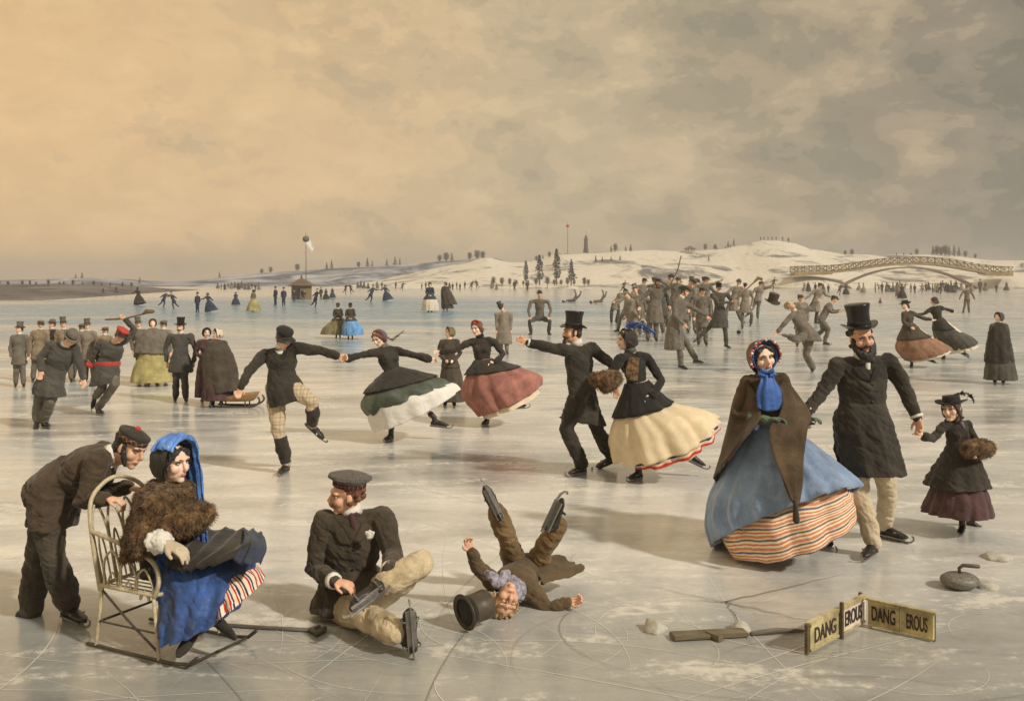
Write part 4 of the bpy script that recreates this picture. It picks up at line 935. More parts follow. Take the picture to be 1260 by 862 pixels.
# --- man pushing the chair
F = fig('young man in brown jacket and tasselled cap leaning over the back of the runner chair', 6.02,
    dict(head=(160,551,-.02), neck=(134,560), sA=(119,566,-.17), sB=(128,556,.18), pel=(58,604,.0), eA=(103,618,-.22), wA=(132,613,-.28), eB=(128,605,.15), wB=(158,600,.05),
         kA=(66,690,-.10), aA=(84,764,'g'), tA=(108,768,-.10), kB=(46,690,.14), aB=(38,748,.15), tB=(60,760,.15)), s=1.0, face=(.90,-.30,-.38), up=(.45,0,.9), hair=BLACKHAIR, beard='whiskers', hdir=((.95,0,-.15),(.95,0,-.1)), curl=(1.0,1.0), hn=((0,0,-1),(0,0,-1)), skin=SKIN)
trousers(F, BROWN, 1.05, flare=1.25); coat(F, fab('umber_wool', C(74,62,48), var=.35), hem=[((38,590),(92,592),.19), ((40,618),(94,624),.22), ((40,640),(90,648),.22)], amp=.05)
boots(F, high=.10); cap(F, BLACKB, hgt=.06, over=.095, base=.045, tilt=-4, visor=False, band=plaid('tartan_band', (.03,.03,.03), C(170,140,110), C(150,50,44), 38), pom=RED)
collar(F, WHITE, tie=WHITE)
bm = NB(); fr = front(F)
# --- man sitting on the ice
F = fig('moustached man in dark jacket and round flat cap sitting cross legged on the ice', 6.20,
    dict(head=(426,609,-.03), neck=(434,632), sA=(400,643,-.02), sB=(470,637,.02), pel=(430,742,.05), eA=(387,700,-.04), wA=(412,715,-.26), eB=(484,682,-.14), wB=(478,702,-.44), hA=(412,744,.0), hB=(450,742,.02),
         kA=(450,757,-.40), aA=(489,779,-.70), tA=(507,768,-.78), kB=(520,690,-.30), aB=(470,722,-.48), tB=(446,742,-.58)), s=1.0, face=(-.93,-.30,-.05), hair=REDHAIR, hairstyle='curly', beard='mous', skin=SKINR,
    hdir=((.85,-.25,-.1),(.1,-.25,-.9)), curl=(.55,.4), hn=((0,.3,-1),(-.6,.3,0)), headk=1.04)
KH = fab('khaki_trousers', C(168,148,112), var=.3, tint=C(196,180,148), bump=.10); trousers(F, KH, 1.10, flare=1.18, to=.92)
coat(F, DKGREY if False else fab('charcoal_jacket', C(70,62,50), var=.35), hem=[((392,720),(476,716),.20), ((380,744),(470,742),.26,0,.02)], k=1.10, amp=.05, sleeve=1.12)
lapels(F, fab('charcoal_jacket', C(70,62,50)), .72, None, buttons=4, w=.9); collar(F, WHITE, tie=PLUM)
F.p['aA'] = P(492,776,5.52)
# boots: one sole turned to the viewer, one lying across
def solo_boot(F, heel, toe, solen, up, name='boot'):
    f = (toe-heel).normalized(); n = V(solen).normalized(); n = (n-f*n.dot(f)).normalized(); b = f.cross(n)   # n points out of the sole
    a = heel+f*.06-n*.085; bm = NB(); L_ = (toe-heel).length
    tube(bm, [heel+f*.02-n*.03, heel+f*.10-n*.042, heel+f*L_*.6-n*.035, heel+f*L_*.85-n*.024, toe-f*.015-n*.016], [(.030,.034),(.040,.036),(.033,.044),(.026,.040),(.014,.024)], 12, hint=n)
    tube(bm, [heel+f*.055-n*.04, V(up)], [.044,.048], 12); tube(bm, [heel+f*.035-n*.012, heel+f*.035+n*.004], [.032,.031], 12)
    bo = part(name, bm, LEATHER, F.root, vox=.006, smooth=2); bm = NB()
    box(bm, heel+f*L_*.52+n*.016, f*L_*.44, b*.028, n*.006)
    pr = [(-.02,.022), (-.02,.045), (L_+.02,.045), (L_+.05,.03), (L_+.055,.0), (L_+.04,-.012), (L_+.036,.002), (L_+.03,.016), (L_+.01,.026), (L_*.8,.023)]
    A = [bm.verts.new(heel+f*x+n*y+b*.004) for x, y in pr]; B = [bm.verts.new(heel+f*x+n*y-b*.004) for x, y in pr]; bm.faces.new(A); bm.faces.new(B[::-1])
    for i in range(len(pr)): j = (i+1) % len(pr); bm.faces.new((A[i], B[i], B[j], A[j]))
    for x in (.04, L_*.72):
        tube(bm, [heel+f*x+b*.047+n*.008, heel+f*x+b*.05-n*.04, heel+f*x-n*.078, heel+f*x-b*.05-n*.04, heel+f*x-b*.047+n*.008, heel+f*x+b*.047+n*.008], [.005]*6, 6)
    part('skate', bm, STEEL, F.root, parent=bo, shade=False)
solo_boot(F, P(508,804,5.48), P(504,748,5.46), (.25,-1,.12), P(489,776,5.56))
solo_boot(F, P(474,720,5.66), P(431,752,5.56), (-.35,-.75,-.45), P(476,712,5.78))
for q in 'AB':
    bm = NB(); e, w_ = F.p['e'+q], F.p['w'+q]; tube(bm, [e.lerp(w_, .88), e.lerp(w_, 1.0)], [.052,.050], 12, round_ends=False); part('shirt_cuff', bm, WHITE, F.root)
h = cap(F, TWEED, hgt=.07, over=.118, base=.058, tilt=8, visor=False, band=plaid('red_check_band', (.05,.02,.02), C(150,130,110), C(140,40,36), 40), k=1.02)
bm = NB(); ball(bm, F.H(0,-.012,.133), .010, 1); part('button', bm, BLACK, F.root, parent=h)
bm = NB()
for q in (-1, 0, 1): tube(bm, [P(455,660,6.02), P(455+q*4,653-abs(q)*-2,6.01)], [.018,.012], 7)
part('handkerchief', bm, WHITE, F.root, vox=.006, disp=[(.02,.02)])
# --- boy fallen on his back
F = fig('boy fallen flat on his back with both skates kicking in the air', 6.35,
    dict(head=(622,738,-.18), neck=(632,722,-.05), sA=(608,716,-.02), sB=(657,730,.0), pel=(645,700,.34), eA=(588,697,-.08), wA=(579,678,-.12), eB=(676,749,-.05), wB=(700,740,-.08), hA=(634,695,.34), hB=(660,697,.36),
         kA=(625,664,.22), aA=(611,630,.12), tA=(600,606,.10), kB=(668,676,.26), aB=(688,646,.22), tB=(702,622,.2)), s=.80, face=(.30,-.90,.22), up=(-.30,-.05,-.95), hair=BLONDE, hairstyle='mop', skin=SKINR, headk=1.2, closed=True,
    hdir=((-.25,-.1,1),(.9,-.1,.2)), curl=(.7,.9), hn=((.4,-.8,0),(0,-.6,.5)))
trousers(F, BROWNTR, 1.12, flare=1.25)
coat(F, fab('boy_jacket', C(92,76,54), var=.35), sleeve=1.08)
sheet(F, fab('boy_jacket', C(92,76,54)), [[(648,696,.26),(660,706,.16),(668,718,.04)],[(666,684,.40),(680,697,.26),(688,712,.12)],[(684,684,.46),(698,693,.36),(704,707,.2)],[(694,690,.46),(708,694,.38),(719,697,.30)]], 'coat_tail', 18, 18, .018, .003, 3, disp=[(.04,.12,'HARD',1),(.015,.05)]); bm = NB()
boots(F, high=.07, k=1.15)
SC = fab('spotted_scarf', C(150,146,158), var=.45, scale=40); bm = NB()
n_, h_ = F.p['neck'], F.h[0]; t_ = (n_-h_).normalized(); c_ = h_.lerp(n_, .86); a_, b_ = frame(t_); tube(bm, [c_+(a_*math.cos(q*.524)+b_*math.sin(q*.524))*.058 for q in range(13)], .036, 10); tube(bm, [c_-a_*.0+V((0,-.06,0)), c_+V((0,-.03,.0))], .06, 10); tube(bm, [P(612,718,6.10), P(604,707,6.12), P(598,704,6.16)], [.028,.034,.016], 8); tube(bm, [P(616,717,6.10), P(622,706,6.16)], [.026,.03], 8)
part('scarf', bm, SC, F.root, vox=.006, smooth=1, disp=[(.03,.03)])
# ================================================================ skaters in the middle distance
# --- couple with top hat and blue feathers
F = fig('gentleman in tall black top hat striding left with outstretched arm beside the blue plumed lady', 10.63,
    dict(head=(704,409,-.02), neck=(711,425), sA=(697,431,-.12), sB=(727,428,.12), pel=(716,490), eA=(671,427,-.16), wA=(649,421,-.2), eB=(753,448,.12), wB=(757,474,.2),
         kA=(697,528,-.12), aA=(716,584,'g'), tA=(698,585,-.15), kB=(736,531,.12), aB=(752,560,.35), tB=(738,566,.3)), s=1.0, face=(-.94,-.30,.02), hair=BLACKHAIR, beard='goatee mous', hdir=((-.9,0,.45),None), curl=(.8,.5), skin=SKINR)
trousers(F, BLACKB, 1.08, flare=1.2); coat(F, BLACKB, hem=[((700,492),(736,495),.17), ((690,514),(746,523),.22)], k=1.04, amp=.07); lapels(F, BLACK, .6, None, buttons=0); collar(F, WHITE, tie=MAUVE)
boots(F, high=.09); tophat(F, hgt=.165, base=.058, k=1.03)
bm = NB(); tube(bm, [F.p['eA'].lerp(F.p['wA'], .90), F.p['eA'].lerp(F.p['wA'], 1.0)], [.043,.042], 12, round_ends=False); part('shirt_cuff', bm, WHITE, F.root)
F = fig('lady in black jacket and cream billowing skirt with blue feathers on her bonnet', 10.4,
    dict(head=(770,418,-.02), neck=(777,434), sA=(763,441,-.13), sB=(796,440,.12), pel=(787,490), eA=(750,466,-.22), wA=(742,474,-.30), eB=(814,468,-.02), wB=(803,487,-.18),
         kA=(782,535,-.05), aA=(786,590,'g'), tA=(772,597,-.2), kB=(830,530,.1), aB=(852,556,.1), tB=(864,566,.1)), s=.93, face=(-.97,-.2,-.04), sex='f', hair=BLACKHAIR, hairstyle='bun', hdir=(None,(-.5,-.2,-.5)))
skirt(F, fab('cream_skirt', C(216,198,164), var=.14, bump=.12), [((758,512),(824,494),.28), ((752,540),(862,504),.42), ((757,565),(884,517),.44,.10)], folds=13, amp=.10)
ST3 = stripes('red_blue_petticoat', [(.22,C(214,190,160)), (.28,C(188,62,54)), (.16,C(218,200,176)), (.34,C(62,66,120))], 7, 'v')
skirt(F, ST3, [((766,512),(820,496),.24), ((768,542),(858,508),.36), ((772,568),(884,524),.42,.12)], 'petticoat', folds=13, amp=.08)
coat(F, BLACK, name='jacket', wide=.018); peplum(F, BLACK, .38, .11)
sheet(F, FUR, [[(774,440,-.14),(780,440,-.15),(786,441,-.12)], [(770,456,-.22),(777,456,-.23),(785,456,-.20)], [(772,466,-.22),(778,468,-.23),(784,468,-.20)]], 'fur_facing', 8, 10, .02)
boots(F, high=.14); bonnet(F, BLACKB, front_r=.112, deep=.045, tilt=8); collar(F, GREEN, tie=GREEN)
plume(F, BRBLUE, [(768,404,-.05),(780,398,-.05),(794,402,-.02),(806,410,.0)], 60, .075); plume(F, BRBLUE, [(772,402,.05),(786,402,.05),(798,408,.06)], 40, .06, 'feather')
plume(F, WHITE, [(782,402,.0),(790,393,.0),(795,396,.0)], 14, .03, 'feather')
bm = NB(); c = P(744,470,10.08); tube(bm, [c-V((.08,.0,-.03)), c, c+V((.09,.05,.03))], [.085,.118,.10], 16)
o = lone('muff', bm, FUR, 'brown fur muff on the arm of the blue plumed lady', 'muff', c, vox=.011, disp=[(.03,.04)]); fur(o, 1800, .026, FUR)
# --- man on one leg in tartan trousers
F = fig('skater in short dark coat and tartan trousers swinging one leg while towing a lady', 10.72,
    dict(head=(349,417,-.05), neck=(346,428), sA=(326,436,.02), sB=(363,428,-.02), pel=(347,476), eA=(306,456,-.1), wA=(297,476,-.2), eB=(393,431,-.06), wB=(416,438,-.08),
         kA=(342,526,-.06), aA=(352,582,'g'), tA=(341,588,-.25), kB=(384,494,-.18), aB=(385,521,.02), tB=(398,533,.02)), s=.97, face=(.55,-.72,-.42), hair=BLACKHAIR, hdir=((-.3,-.3,-1),(.9,0,-.1)), curl=(.6,.9))
TART = plaid('tartan_trousers', C(196,180,152), C(158,126,100), C(140,128,110), 13); trousers(F, TART, 1.10)
trousers(F, BLACKB, 1.22, name='gaiters', frm=.30)
coat(F, BLACKB, hem=[((328,482),(372,474),.19), ((330,502),(383,487),.21)], k=1.03, amp=.06); lapels(F, BLACK, .6, WHITE, buttons=4); collar(F, WHITE)
boots(F); cap(F, BLACK, hgt=.075, over=.100, base=.045, tilt=-6, visor=True, band=DKGREY)
# --- lady in green
F = fig('lady in dark jacket leaning back with green skirt hitched over a billowing white petticoat', 12.83,
    dict(head=(466,416,-.05), neck=(473,427), sA=(461,434,-.08), sB=(487,431,.08), pel=(487,470), eA=(443,437,-.12), wA=(428,441,-.14), eB=(510,437,.02), wB=(528,441,-.02),
         kA=(484,505,-.05), aA=(481,542,'g'), tA=(470,546,-.2), kB=(520,500,.1), aB=(536,515,.1), tB=(546,520,.1)), s=.92, face=(-.45,-.75,-.40), sex='f', hair=REDHAIR, hairstyle='bun', hdir=((-.9,0,.1),(.9,0,-.2)))
skirt(F, GREEN, [((452,480),(530,462),.30), ((444,500),(545,468),.40,-.04), ((456,514),(553,474),.40,-.06)], folds=10, amp=.10)
skirt(F, WHITE, [((460,488),(535,470),.32), ((454,512),(556,472),.42), ((460,528),(564,480),.42,.06)], 'petticoat', folds=12, amp=.07)
coat(F, BLACKB, name='jacket', wide=.03); peplum(F, BLACKB, .40, .10)
boots(F); bonnet(F, MAUVE, front_r=.10, deep=.02, tilt=14, name='bonnet', trim=(MAUVE, BLACK)); collar(F, GREYW)
plume(F, OLIVE, [(472,412,.02),(482,417,.02),(490,412,.02),(497,407,.02)], 30, .06); 
# --- lady in rose skirt
F = fig('lady in black jacket and rose skirt with red flowers in her hair, hand on hip', 14.2,
    dict(head=(587,404,-.04), neck=(591,415), sA=(578,421,.0), sB=(609,421,.0), pel=(596,457), eA=(559,431,-.08), wA=(543,433,-.1), eB=(619,436,-.02), wB=(609,446,-.15),
         kA=(598,490,-.05), aA=(599,523,'g'), tA=(591,528,-.2), kB=(622,480,.1), aB=(632,494,.1), tB=(642,498,.1)), s=.92, face=(-.55,-.82,-.1), sex='f', hair=REDHAIR, hairstyle='bun', hdir=((-.9,0,0),(-.6,-.2,-.3)))
skirt(F, PINK, [((574,462),(640,452),.30), ((570,485),(664,462),.42), ((590,511),(666,474),.42,.02)], folds=10, amp=.09)
skirt(F, stripes('white_red_petticoat', [(.7,C(226,206,178)), (.12,C(190,60,50)), (.18,C(226,206,178))], 3, 'v'), [((590,490),(645,470),.32), ((596,514),(664,483),.40,.02)], 'petticoat', folds=10, amp=.07)
coat(F, BLACKB, name='jacket', wide=.012); peplum(F, BLACKB, .32, .11)
boots(F); collar(F, BLACK); bm = NB()
for i in range(9): a = rad(20*i); ball(bm, F.H(math.cos(a)*.075, .02, .075+math.sin(a)*.055), .020, 1)
part('flower_wreath', bm, fab('red_flowers', C(176,72,54), var=.3), F.root, vox=.012); plume(F, CREAM, [(593,402,.02),(602,405,.02),(608,400,.02)], 12, .03)
# ---------------------------------------------------------------- figures from a pose template
def man(label, px, foot, hpx, pose=None, s=None, hat='top', coatm=BLACKB, trm=BLACKB, face=(0,-1,0), coatlen=.36, group=None, hair=BLACKHAIR, beard=None, flip=1, k=1.0, hatm=None, hips=1.0, lean=0.0, **kw):
    """hpx = bare height in px; pose overrides joints in units of height (x to the right, y up from the ice, depth in m)"""
    d = gd(foot); s = s or hpx*d/FPX/1.72
    T = dict(head=(0,.93), neck=(0,.85), sA=(-.105,.81), sB=(.105,.81), pel=(0,.51), eA=(-.145,.64,.02), wA=(-.14,.49,-.06), eB=(.145,.64,.02), wB=(.14,.49,-.06),
             kA=(-.055,.28,-.02), aA=(-.06,.068), tA=(-.075,.04,-.2), kB=(.055,.28,-.02), aB=(.065,.068), tB=(.085,.04,-.2))
    T.update(pose or {})
    if lean: T = {n: (q[0]+lean*max(-.1, q[1]-.25),)+tuple(q[1:]) if len(q) > 1 else q for n, q in T.items()}
    J = {n: (px+flip*q[0]*hpx, foot-q[1]*hpx, (q[2] if len(q) > 2 else 0)*s) for n, q in T.items() if n not in ('tail', 'lean')}
    if flip < 0:
        for n in 'sewkat': J[n+'A'], J[n+'B'] = J[n+'B'], J[n+'A']
    F = fig(label, d, J, s=s, face=(face[0]*flip, face[1], face[2]), hair=hair, beard=beard, group=group, **kw)
    trousers(F, trm, 1.05, flare=1.15)
    pl = J['pel']; cl = coatlen
    u = hpx; hx = lambda t: pl[0]+flip*T.get('lean', (0,0))[0]*u*t
    coat(F, coatm, hem=[((pl[0]-.10*u*k, pl[1]-.0*u), (pl[0]+.10*u*k, pl[1]-.0*u), .17*s), ((pl[0]-.125*u*k+flip*kw_l(T)*u, pl[1]+(cl-.2)*u), (pl[0]+.125*u*k+flip*kw_l(T)*u, pl[1]+(cl-.2)*u), .2*s)] if cl > .2 else None, k=1.06, amp=.06)
    boots(F)
    if d < 24: collar(F, WHITE)
    if hat == 'top': tophat(F, mat=hatm, base=.058)
    elif hat == 'cap': cap(F, hatm or BLACK, hgt=.06, over=.10, base=.048, tilt=-4)
    elif hat == 'tam': cap(F, hatm or RED, hgt=.07, over=.115, base=.048, visor=False)
    elif hat == 'bowler': bowler(F, hatm or BLACK, base=.05)
    elif hat == 'wide': bowler(F, hatm or BLACK, brim=.165, hgt=.10, base=.05)
    elif hat == 'helmet': cap(F, hatm or BLACK, hgt=.11, over=.095, base=.03, tilt=-4)
    return F
def kw_l(T): return T.get('tail', (0,))[0]
def lady(label, px, foot, hpx, pose=None, s=None, skirtm=OLIVE, coatm=BLACKB, hatm=BLACKB, face=(0,-1,0), rings=None, petti=None, cloak=None, group=None, hair=BROWNHAIR, flip=1, hat='bonnet', amp=.07, seed=None, bodhem=.10, **kw):
    d = gd(foot); s = s or hpx*d/FPX/1.66
    T = dict(head=(0,.93), neck=(0,.85), sA=(-.095,.81), sB=(.095,.81), pel=(0,.53), eA=(-.135,.66,.0), wA=(-.05,.58,-.2), eB=(.135,.66,.0), wB=(.05,.58,-.2),
             kA=(-.05,.28,-.02), aA=(-.05,.07), tA=(-.065,.035,-.2), kB=(.05,.28,-.02), aB=(.055,.07), tB=(.07,.035,-.2))
    if cloak: T.update(wA=(-.05,.58,-.08), wB=(.05,.58,-.08))
    T.update(pose or {})
    J = {n: (px+flip*q[0]*hpx, foot-q[1]*hpx, (q[2] if len(q) > 2 else 0)*s) for n, q in T.items() if n not in ('tail', 'lean')}
    if flip < 0:
        for n in 'sewkat': J[n+'A'], J[n+'B'] = J[n+'B'], J[n+'A']
    F = fig(label, d, J, s=s*.96, face=(face[0]*flip, face[1], face[2]), sex='f', hair=hair, hairstyle='bun', group=group, **kw)
    def ab(q): 
        L, R, w_ = q[:3]; tz = q[3] if len(q) > 3 else 0
        if flip < 0: L, R = (-R[0], R[1]), (-L[0], L[1])
        return ((px+L[0]*hpx, foot-L[1]*hpx), (px+R[0]*hpx, foot-R[1]*hpx), w_*s, tz*s)
    rings = rings or [((-.17,.48),(.17,.48),.26), ((-.26,.28),(.26,.28),.42), ((-.31,.06),(.31,.06),.5)]
    skirt(F, skirtm, [ab(q) for q in rings], folds=11, amp=amp, seed=seed)
    if petti:
        skirt(F, petti[0], [ab(q) for q in petti[1]], 'petticoat', folds=10, amp=.06)
    pl = T['pel']
    coat(F, coatm, name='jacket', wide=.012); peplum(F, coatm, .22+bodhem*.9, .07)
    if cloak:
        n = T['neck']; bm = NB(); sp = F.p['neck']-F.p['pel']
        solid(bm, [camring(F.p['neck']+V((0,0,.02*s)), .07*s, .07*s, sp)]+[pring(d, *ab(q)) for q in cloak[1]], 48, 14, .06, 9, px)
        part('cloak', bm, cloak[0], F.root, vox=F.vox, disp=[(.04*s,.12*s)])
    boots(F)
    if hat == 'bonnet': bonnet(F, hatm, front_r=.112, deep=.045)
    elif hat == 'wide': bowler(F, hatm, brim=.15, hgt=.08, base=.055)
    elif hat == 'small': bowler(F, hatm, brim=.115, hgt=.07, base=.065)
    return F
# --- left hand group
F = fig('man in dark tail coat and bowler bending forward on skates, far left of the group', 13.9,
    dict(head=(86,417,-.12), neck=(80,424,-.06), sA=(63,425,.0), sB=(92,428,-.02), pel=(64,468,.1), eA=(49,440,-.05), wA=(50,456,-.12), eB=(99,449,-.08), wB=(103,466,-.15),
         kA=(48,493,.1), aA=(46,515,.12), tA=(44,524,-.05), kB=(62,493,-.08), aB=(54,526,'g'), tB=(66,530,-.12)), s=.98, face=(.5,-.7,-.5), hair=BROWNHAIR, hdir=((.1,-.2,-1),(.2,-.2,-1)))
trousers(F, GREYW, 1.1, flare=1.15); coat(F, DKGREY, hem=[((44,470),(78,472),.18), ((42,484),(80,488),.22)], k=1.08); boots(F); bowler(F, GREYW, base=.045, brim=.13, tilt=-8); collar(F, WHITE); 
F = fig('shinny player in red cap and red sash raising a stick over his head', 15.2,
    dict(head=(148,413,-.1), neck=(141,421,-.05), sA=(124,422,.0), sB=(152,419,.0), pel=(130,455,.05), eA=(116,437,.04), wA=(127,446,.12), eB=(166,405,.0), wB=(154,393,-.05),
         kA=(126,476,.06), aA=(118,487,.25), tA=(116,496,.2), kB=(142,472,-.1), aB=(121,510,'g'), tB=(134,514,-.12)), s=.95, face=(.6,-.7,-.3), hair=BLACKHAIR, hdir=(None,(-.8,-.1,.5)), curl=(.5,1.3))
trousers(F, GREYW, 1.06); coat(F, DKGREY, hem=[((116,456),(147,455),.17), ((111,475),(146,470),.2)]); boots(F); cap(F, RED, hgt=.08, over=.115, base=.045, visor=True, tilt=-6, vmat=BLACK)
bm = NB(); lathe(bm, (F.p['pel'].lerp(F.p['neck'],.22)), V((.19,0,0)), V((0,.165,0)), V((0,0,1)), [(.98,-.035),(1.03,-.02),(1.03,.03),(.98,.045)], 24, cap=False); part('sash', bm, RED, F.root)
sheet(F, RED, [[(121,448,-.05),(120,452,-.06)], [(112,447,.0),(112,453,.0)], [(108,442,.02),(106,450,.02)]], 'sash_end', 6, 10, .02, .01)
def stick(pts, d, label, r=.012, head=None, group=None, mat=None):
    Q = [P(q[0], q[1], d+(q[2] if len(q) > 2 else 0)) for q in pts]; bm = NB()
    tube(bm, Q, [r]*len(Q), 8)
    if head: tube(bm, [Q[-1], P(head[0], head[1], d), P(head[2], head[3], d)], [r*1.3, r*2.6, r*2.0], 8)
    return lone('hockey_stick', bm, mat or wood('ash_wood', C(120,96,66)), label, 'stick', Q[0], group)
stick([(130,393),(153,392),(176,386)], 15.15, 'wooden shinny stick swung overhead by the player in the red cap', .014, (180,383,188,383))
lady('lady in grey cape and full yellow green dress standing left of the top hatted man', 188, 474, 82, skirtm=YELLOW, coatm=GREYW, hatm=TAN, hair=REDHAIR, cloak=(GREYW, [((-.15,.80),(.15,.80),.15), ((-.22,.66),(.22,.66),.24), ((-.27,.5),(.24,.48),.32)]), face=(.3,-1,0), rings=[((-.17,.48),(.17,.48),.26), ((-.27,.28),(.27,.28),.4), ((-.31,.06),(.30,.06),.46)])
man('tall man in top hat and dark suit standing with hands behind his back', 222, 494, 98, hat='top', coatm=DKGREY, trm=DKGREY, beard='mous', face=(-.1,-1,0), pose=dict(sA=(-.13,.82), sB=(.13,.82), eA=(-.19,.66,.05), wA=(-.17,.5,.10), eB=(.19,.66,.05), wB=(.17,.5,.1)), coatlen=.34, k=1.25)
lady('woman in long brown cloak and white lined bonnet standing right of her companion', 267, 500, 96, skirtm=PLUM, coatm=BROWN, hatm=CREAM, hair=BLACKHAIR, face=(-.75,-.6,0), cloak=(BROWN, [((-.12,.80),(.13,.80),.16), ((-.18,.6),(.24,.58),.25), ((-.16,.34),(.28,.34),.32), ((-.13,.16),(.31,.22),.34)]), rings=[((-.12,.48),(.14,.48),.2), ((-.16,.28),(.2,.28),.3), ((-.18,.08),(.2,.1),.32)])
lady('woman in narrow dark coat and small bonnet standing left of the cloaked woman', 254, 495, 92, skirtm=PLUM, coatm=PLUM, hatm=BLACKB, hair=BLACKHAIR, face=(.5,-.8,0), rings=[((-.11,.48),(.11,.48),.18), ((-.14,.28),(.14,.28),.24), ((-.15,.08),(.15,.08),.26)], bodhem=.3)
for i, (px, ft, hp, ht, lab) in enumerate(((61,468,74,'bowler','faded spectator in round hat, leftmost of the watching crowd'), (82,470,76,'top','faded spectator in top hat directly behind the bending man'), (96,466,68,'cap','faded spectator in peaked cap between the two top hats of the crowd'),
        (110,470,74,'top','faded spectator in top hat left of the red capped player'), (126,472,70,'cap','short faded spectator in soft cap close behind the red capped player'), (175,466,72,'top','faded man in top hat behind the yellow dress'), (199,470,76,'cap','grey coated man in cap right behind the yellow dress'), (46,470,76,'cap','faded spectator half behind the bending man, at the picture edge'), (24,476,76,'top','dark spectator in top hat standing beyond the left of the crowd'))):
    man(lab, px, ft, hp, hat=ht, lean=(.06,-.08,.10,-.05,.07,-.1,.04,.08,0)[i], coatm=(HAZED, TAN, GREYW)[i % 3] if px != 24 else GREYW, trm=GREYW, hatm=GREYW, face=(.5 if i % 2 else -.4, -.9, 0), coatlen=.34)
# --- middle, behind the dancers
lady('woman in plain brown gown and hood behind the lady in rose', 553, 500, 98, skirtm=BROWN, coatm=BROWN, hatm=OLIVE, hair=REDHAIR, face=(-.85,-.5,0), rings=[((-.1,.48),(.13,.48),.2), ((-.12,.28),(.18,.28),.28), ((-.1,.07),(.2,.07),.3)])
F = man('man in tilted top hat and pale brown cape seen from behind the rose lady', 620, 436, 62, hat='top', coatm=HAZED, trm=HAZED, hatm=DKGREY, face=(.5,.8,0), coatlen=.5, k=1.35, pose=dict(head=(-.05,.93), sA=(-.15,.8), sB=(.15,.8)))
man('man crouching with bent knees, hands on thighs, facing the viewer', 664, 412, 58, s=1.06, hat='bowler', coatm=GREYW, trm=DKGREY, hatm=DKGREY, coatlen=.19, pose=dict(head=(0,.86,-.1), neck=(0,.77), sA=(-.18,.71), sB=(.18,.71), pel=(0,.36,.15), eA=(-.24,.52,-.1), wA=(-.20,.38,-.3), eB=(.24,.52,-.1), wB=(.2,.38,-.3), kA=(-.22,.29,-.3), aA=(-.18,.07), tA=(-.23,.03,-.2), kB=(.22,.29,-.3), aB=(.19,.07), tB=(.24,.03,-.2)))
# --- right hand hockey group
man('man in long grey coat and wide hat leaning back, one arm reaching right', 846, 454, 100, s=1.02, hat='wide', coatm=GREYW, trm=GREYW, coatlen=.46, hatm=DKGREY, face=(.75,-.6,-.1), beard='whiskers', pose=dict(head=(-.03,.95), neck=(-.08,.87), sA=(-.16,.83,-.1), sB=(-.06,.82,.1), pel=(-.16,.5), eA=(-.16,.65,-.18), wA=(-.05,.55,-.25), eB=(.1,.73,.1), wB=(.23,.65,.05), kA=(-.10,.28,-.05), aA=(-.08,.07), tA=(0,.04,-.1), kB=(.0,.30,.1), aB=(.1,.13), tB=(.19,.12,0), tail=(-.0,)))
F = man('hockey player in dark tunic and helmet shaped cap swinging a stick to the right', 886, 428, 78, s=1.0, hat='helmet', coatm=DKGREY, trm=DKGREY, beard='mous', face=(.3,-.9,-.1), coatlen=.40, k=1.1, pose=dict(head=(-.02,.96), neck=(-.02,.88), sA=(-.13,.83), sB=(.12,.84), pel=(.0,.52), eA=(-.02,.70,-.25), wA=(.18,.73,-.3), eB=(.18,.74,-.1), wB=(.22,.75,-.25), kA=(-.17,.33,.1), aA=(-.34,.16,.1), tA=(-.40,.13,.0), kB=(.08,.30,-.05), aB=(.10,.07), tB=(.17,.035,-.1)))
stick([(897,378,-.2),(903,370,-.2),(928,347,-.1)], 30.6, 'long hockey stick held by the player in the dark tunic', .022, (933,342,937,343))
stick([(855,431),(872,427),(888,426)], 29.0, 'dropped stick lying on the ice below the man in the dark tunic', .018) if False else None
man('hockey player in pale coat seen from behind, right of the man with the raised stick', 917, 405, 58, s=1.0, hat='cap', coatm=HAZED, trm=GREYW, hatm=GREYW, face=(.5,.8,0), pose=dict(eB=(.16,.66,.05), kB=(.14,.3,.05), aB=(.12,.14,.2), kA=(-.06,.3), aA=(-.06,.07)), coatlen=.36, k=1.1)
man('man in grey coat standing behind the reaching man, cap on his head', 864, 425, 72, hat='cap', coatm=GREYW, trm=GREYW, hatm=DKGREY, face=(.4,-.8,0), coatlen=.40)
man('faded man in tall top hat at the back of the hockey group', 851, 410, 66, hat='top', coatm=HAZED, trm=HAZED, hatm=GREYW, face=(-.2,-1,0), coatlen=.4)
man('grey man in soft cap leaning right behind the reaching man', 833, 416, 74, hat='cap', coatm=GREYW, trm=GREYW, hatm=DKGREY, face=(-.4,-.8,0), coatlen=.4, lean=.3, pose=dict(head=(.05,.93)))
man('bearded man in cap pointing a thin stick to the upper right of the crowd', 803, 420, 78, hat='cap', coatm=GREYW, trm=GREYW, hatm=DKGREY, beard='full', hair=BROWNHAIR, face=(.3,-.9,0), coatlen=.42, k=1.2, lean=.12, pose=dict(eB=(.2,.86,-.1), wB=(.32,.92,-.15), eA=(-.2,.68,0), wA=(-.24,.55,-.1)))
stick([(826,349),(838,330),(842,312)], 41.0, 'thin stick raised by the bearded man in the hockey crowd', .022) if False else stick([(825,350,-.3),(834,332,-.3),(838,315,-.3)], 34.0, 'thin stick raised high by the bearded man in the hockey crowd', .02)
man('faded stooping skater at the left of the hockey crowd', 778, 418, 62, hat='tam', coatm=HAZED, trm=HAZED, hatm=HAZED, face=(-.6,-.7,-.2), coatlen=.4, pose=dict(head=(-.10,.88), neck=(-.06,.82), sA=(-.12,.78), sB=(.08,.79)))
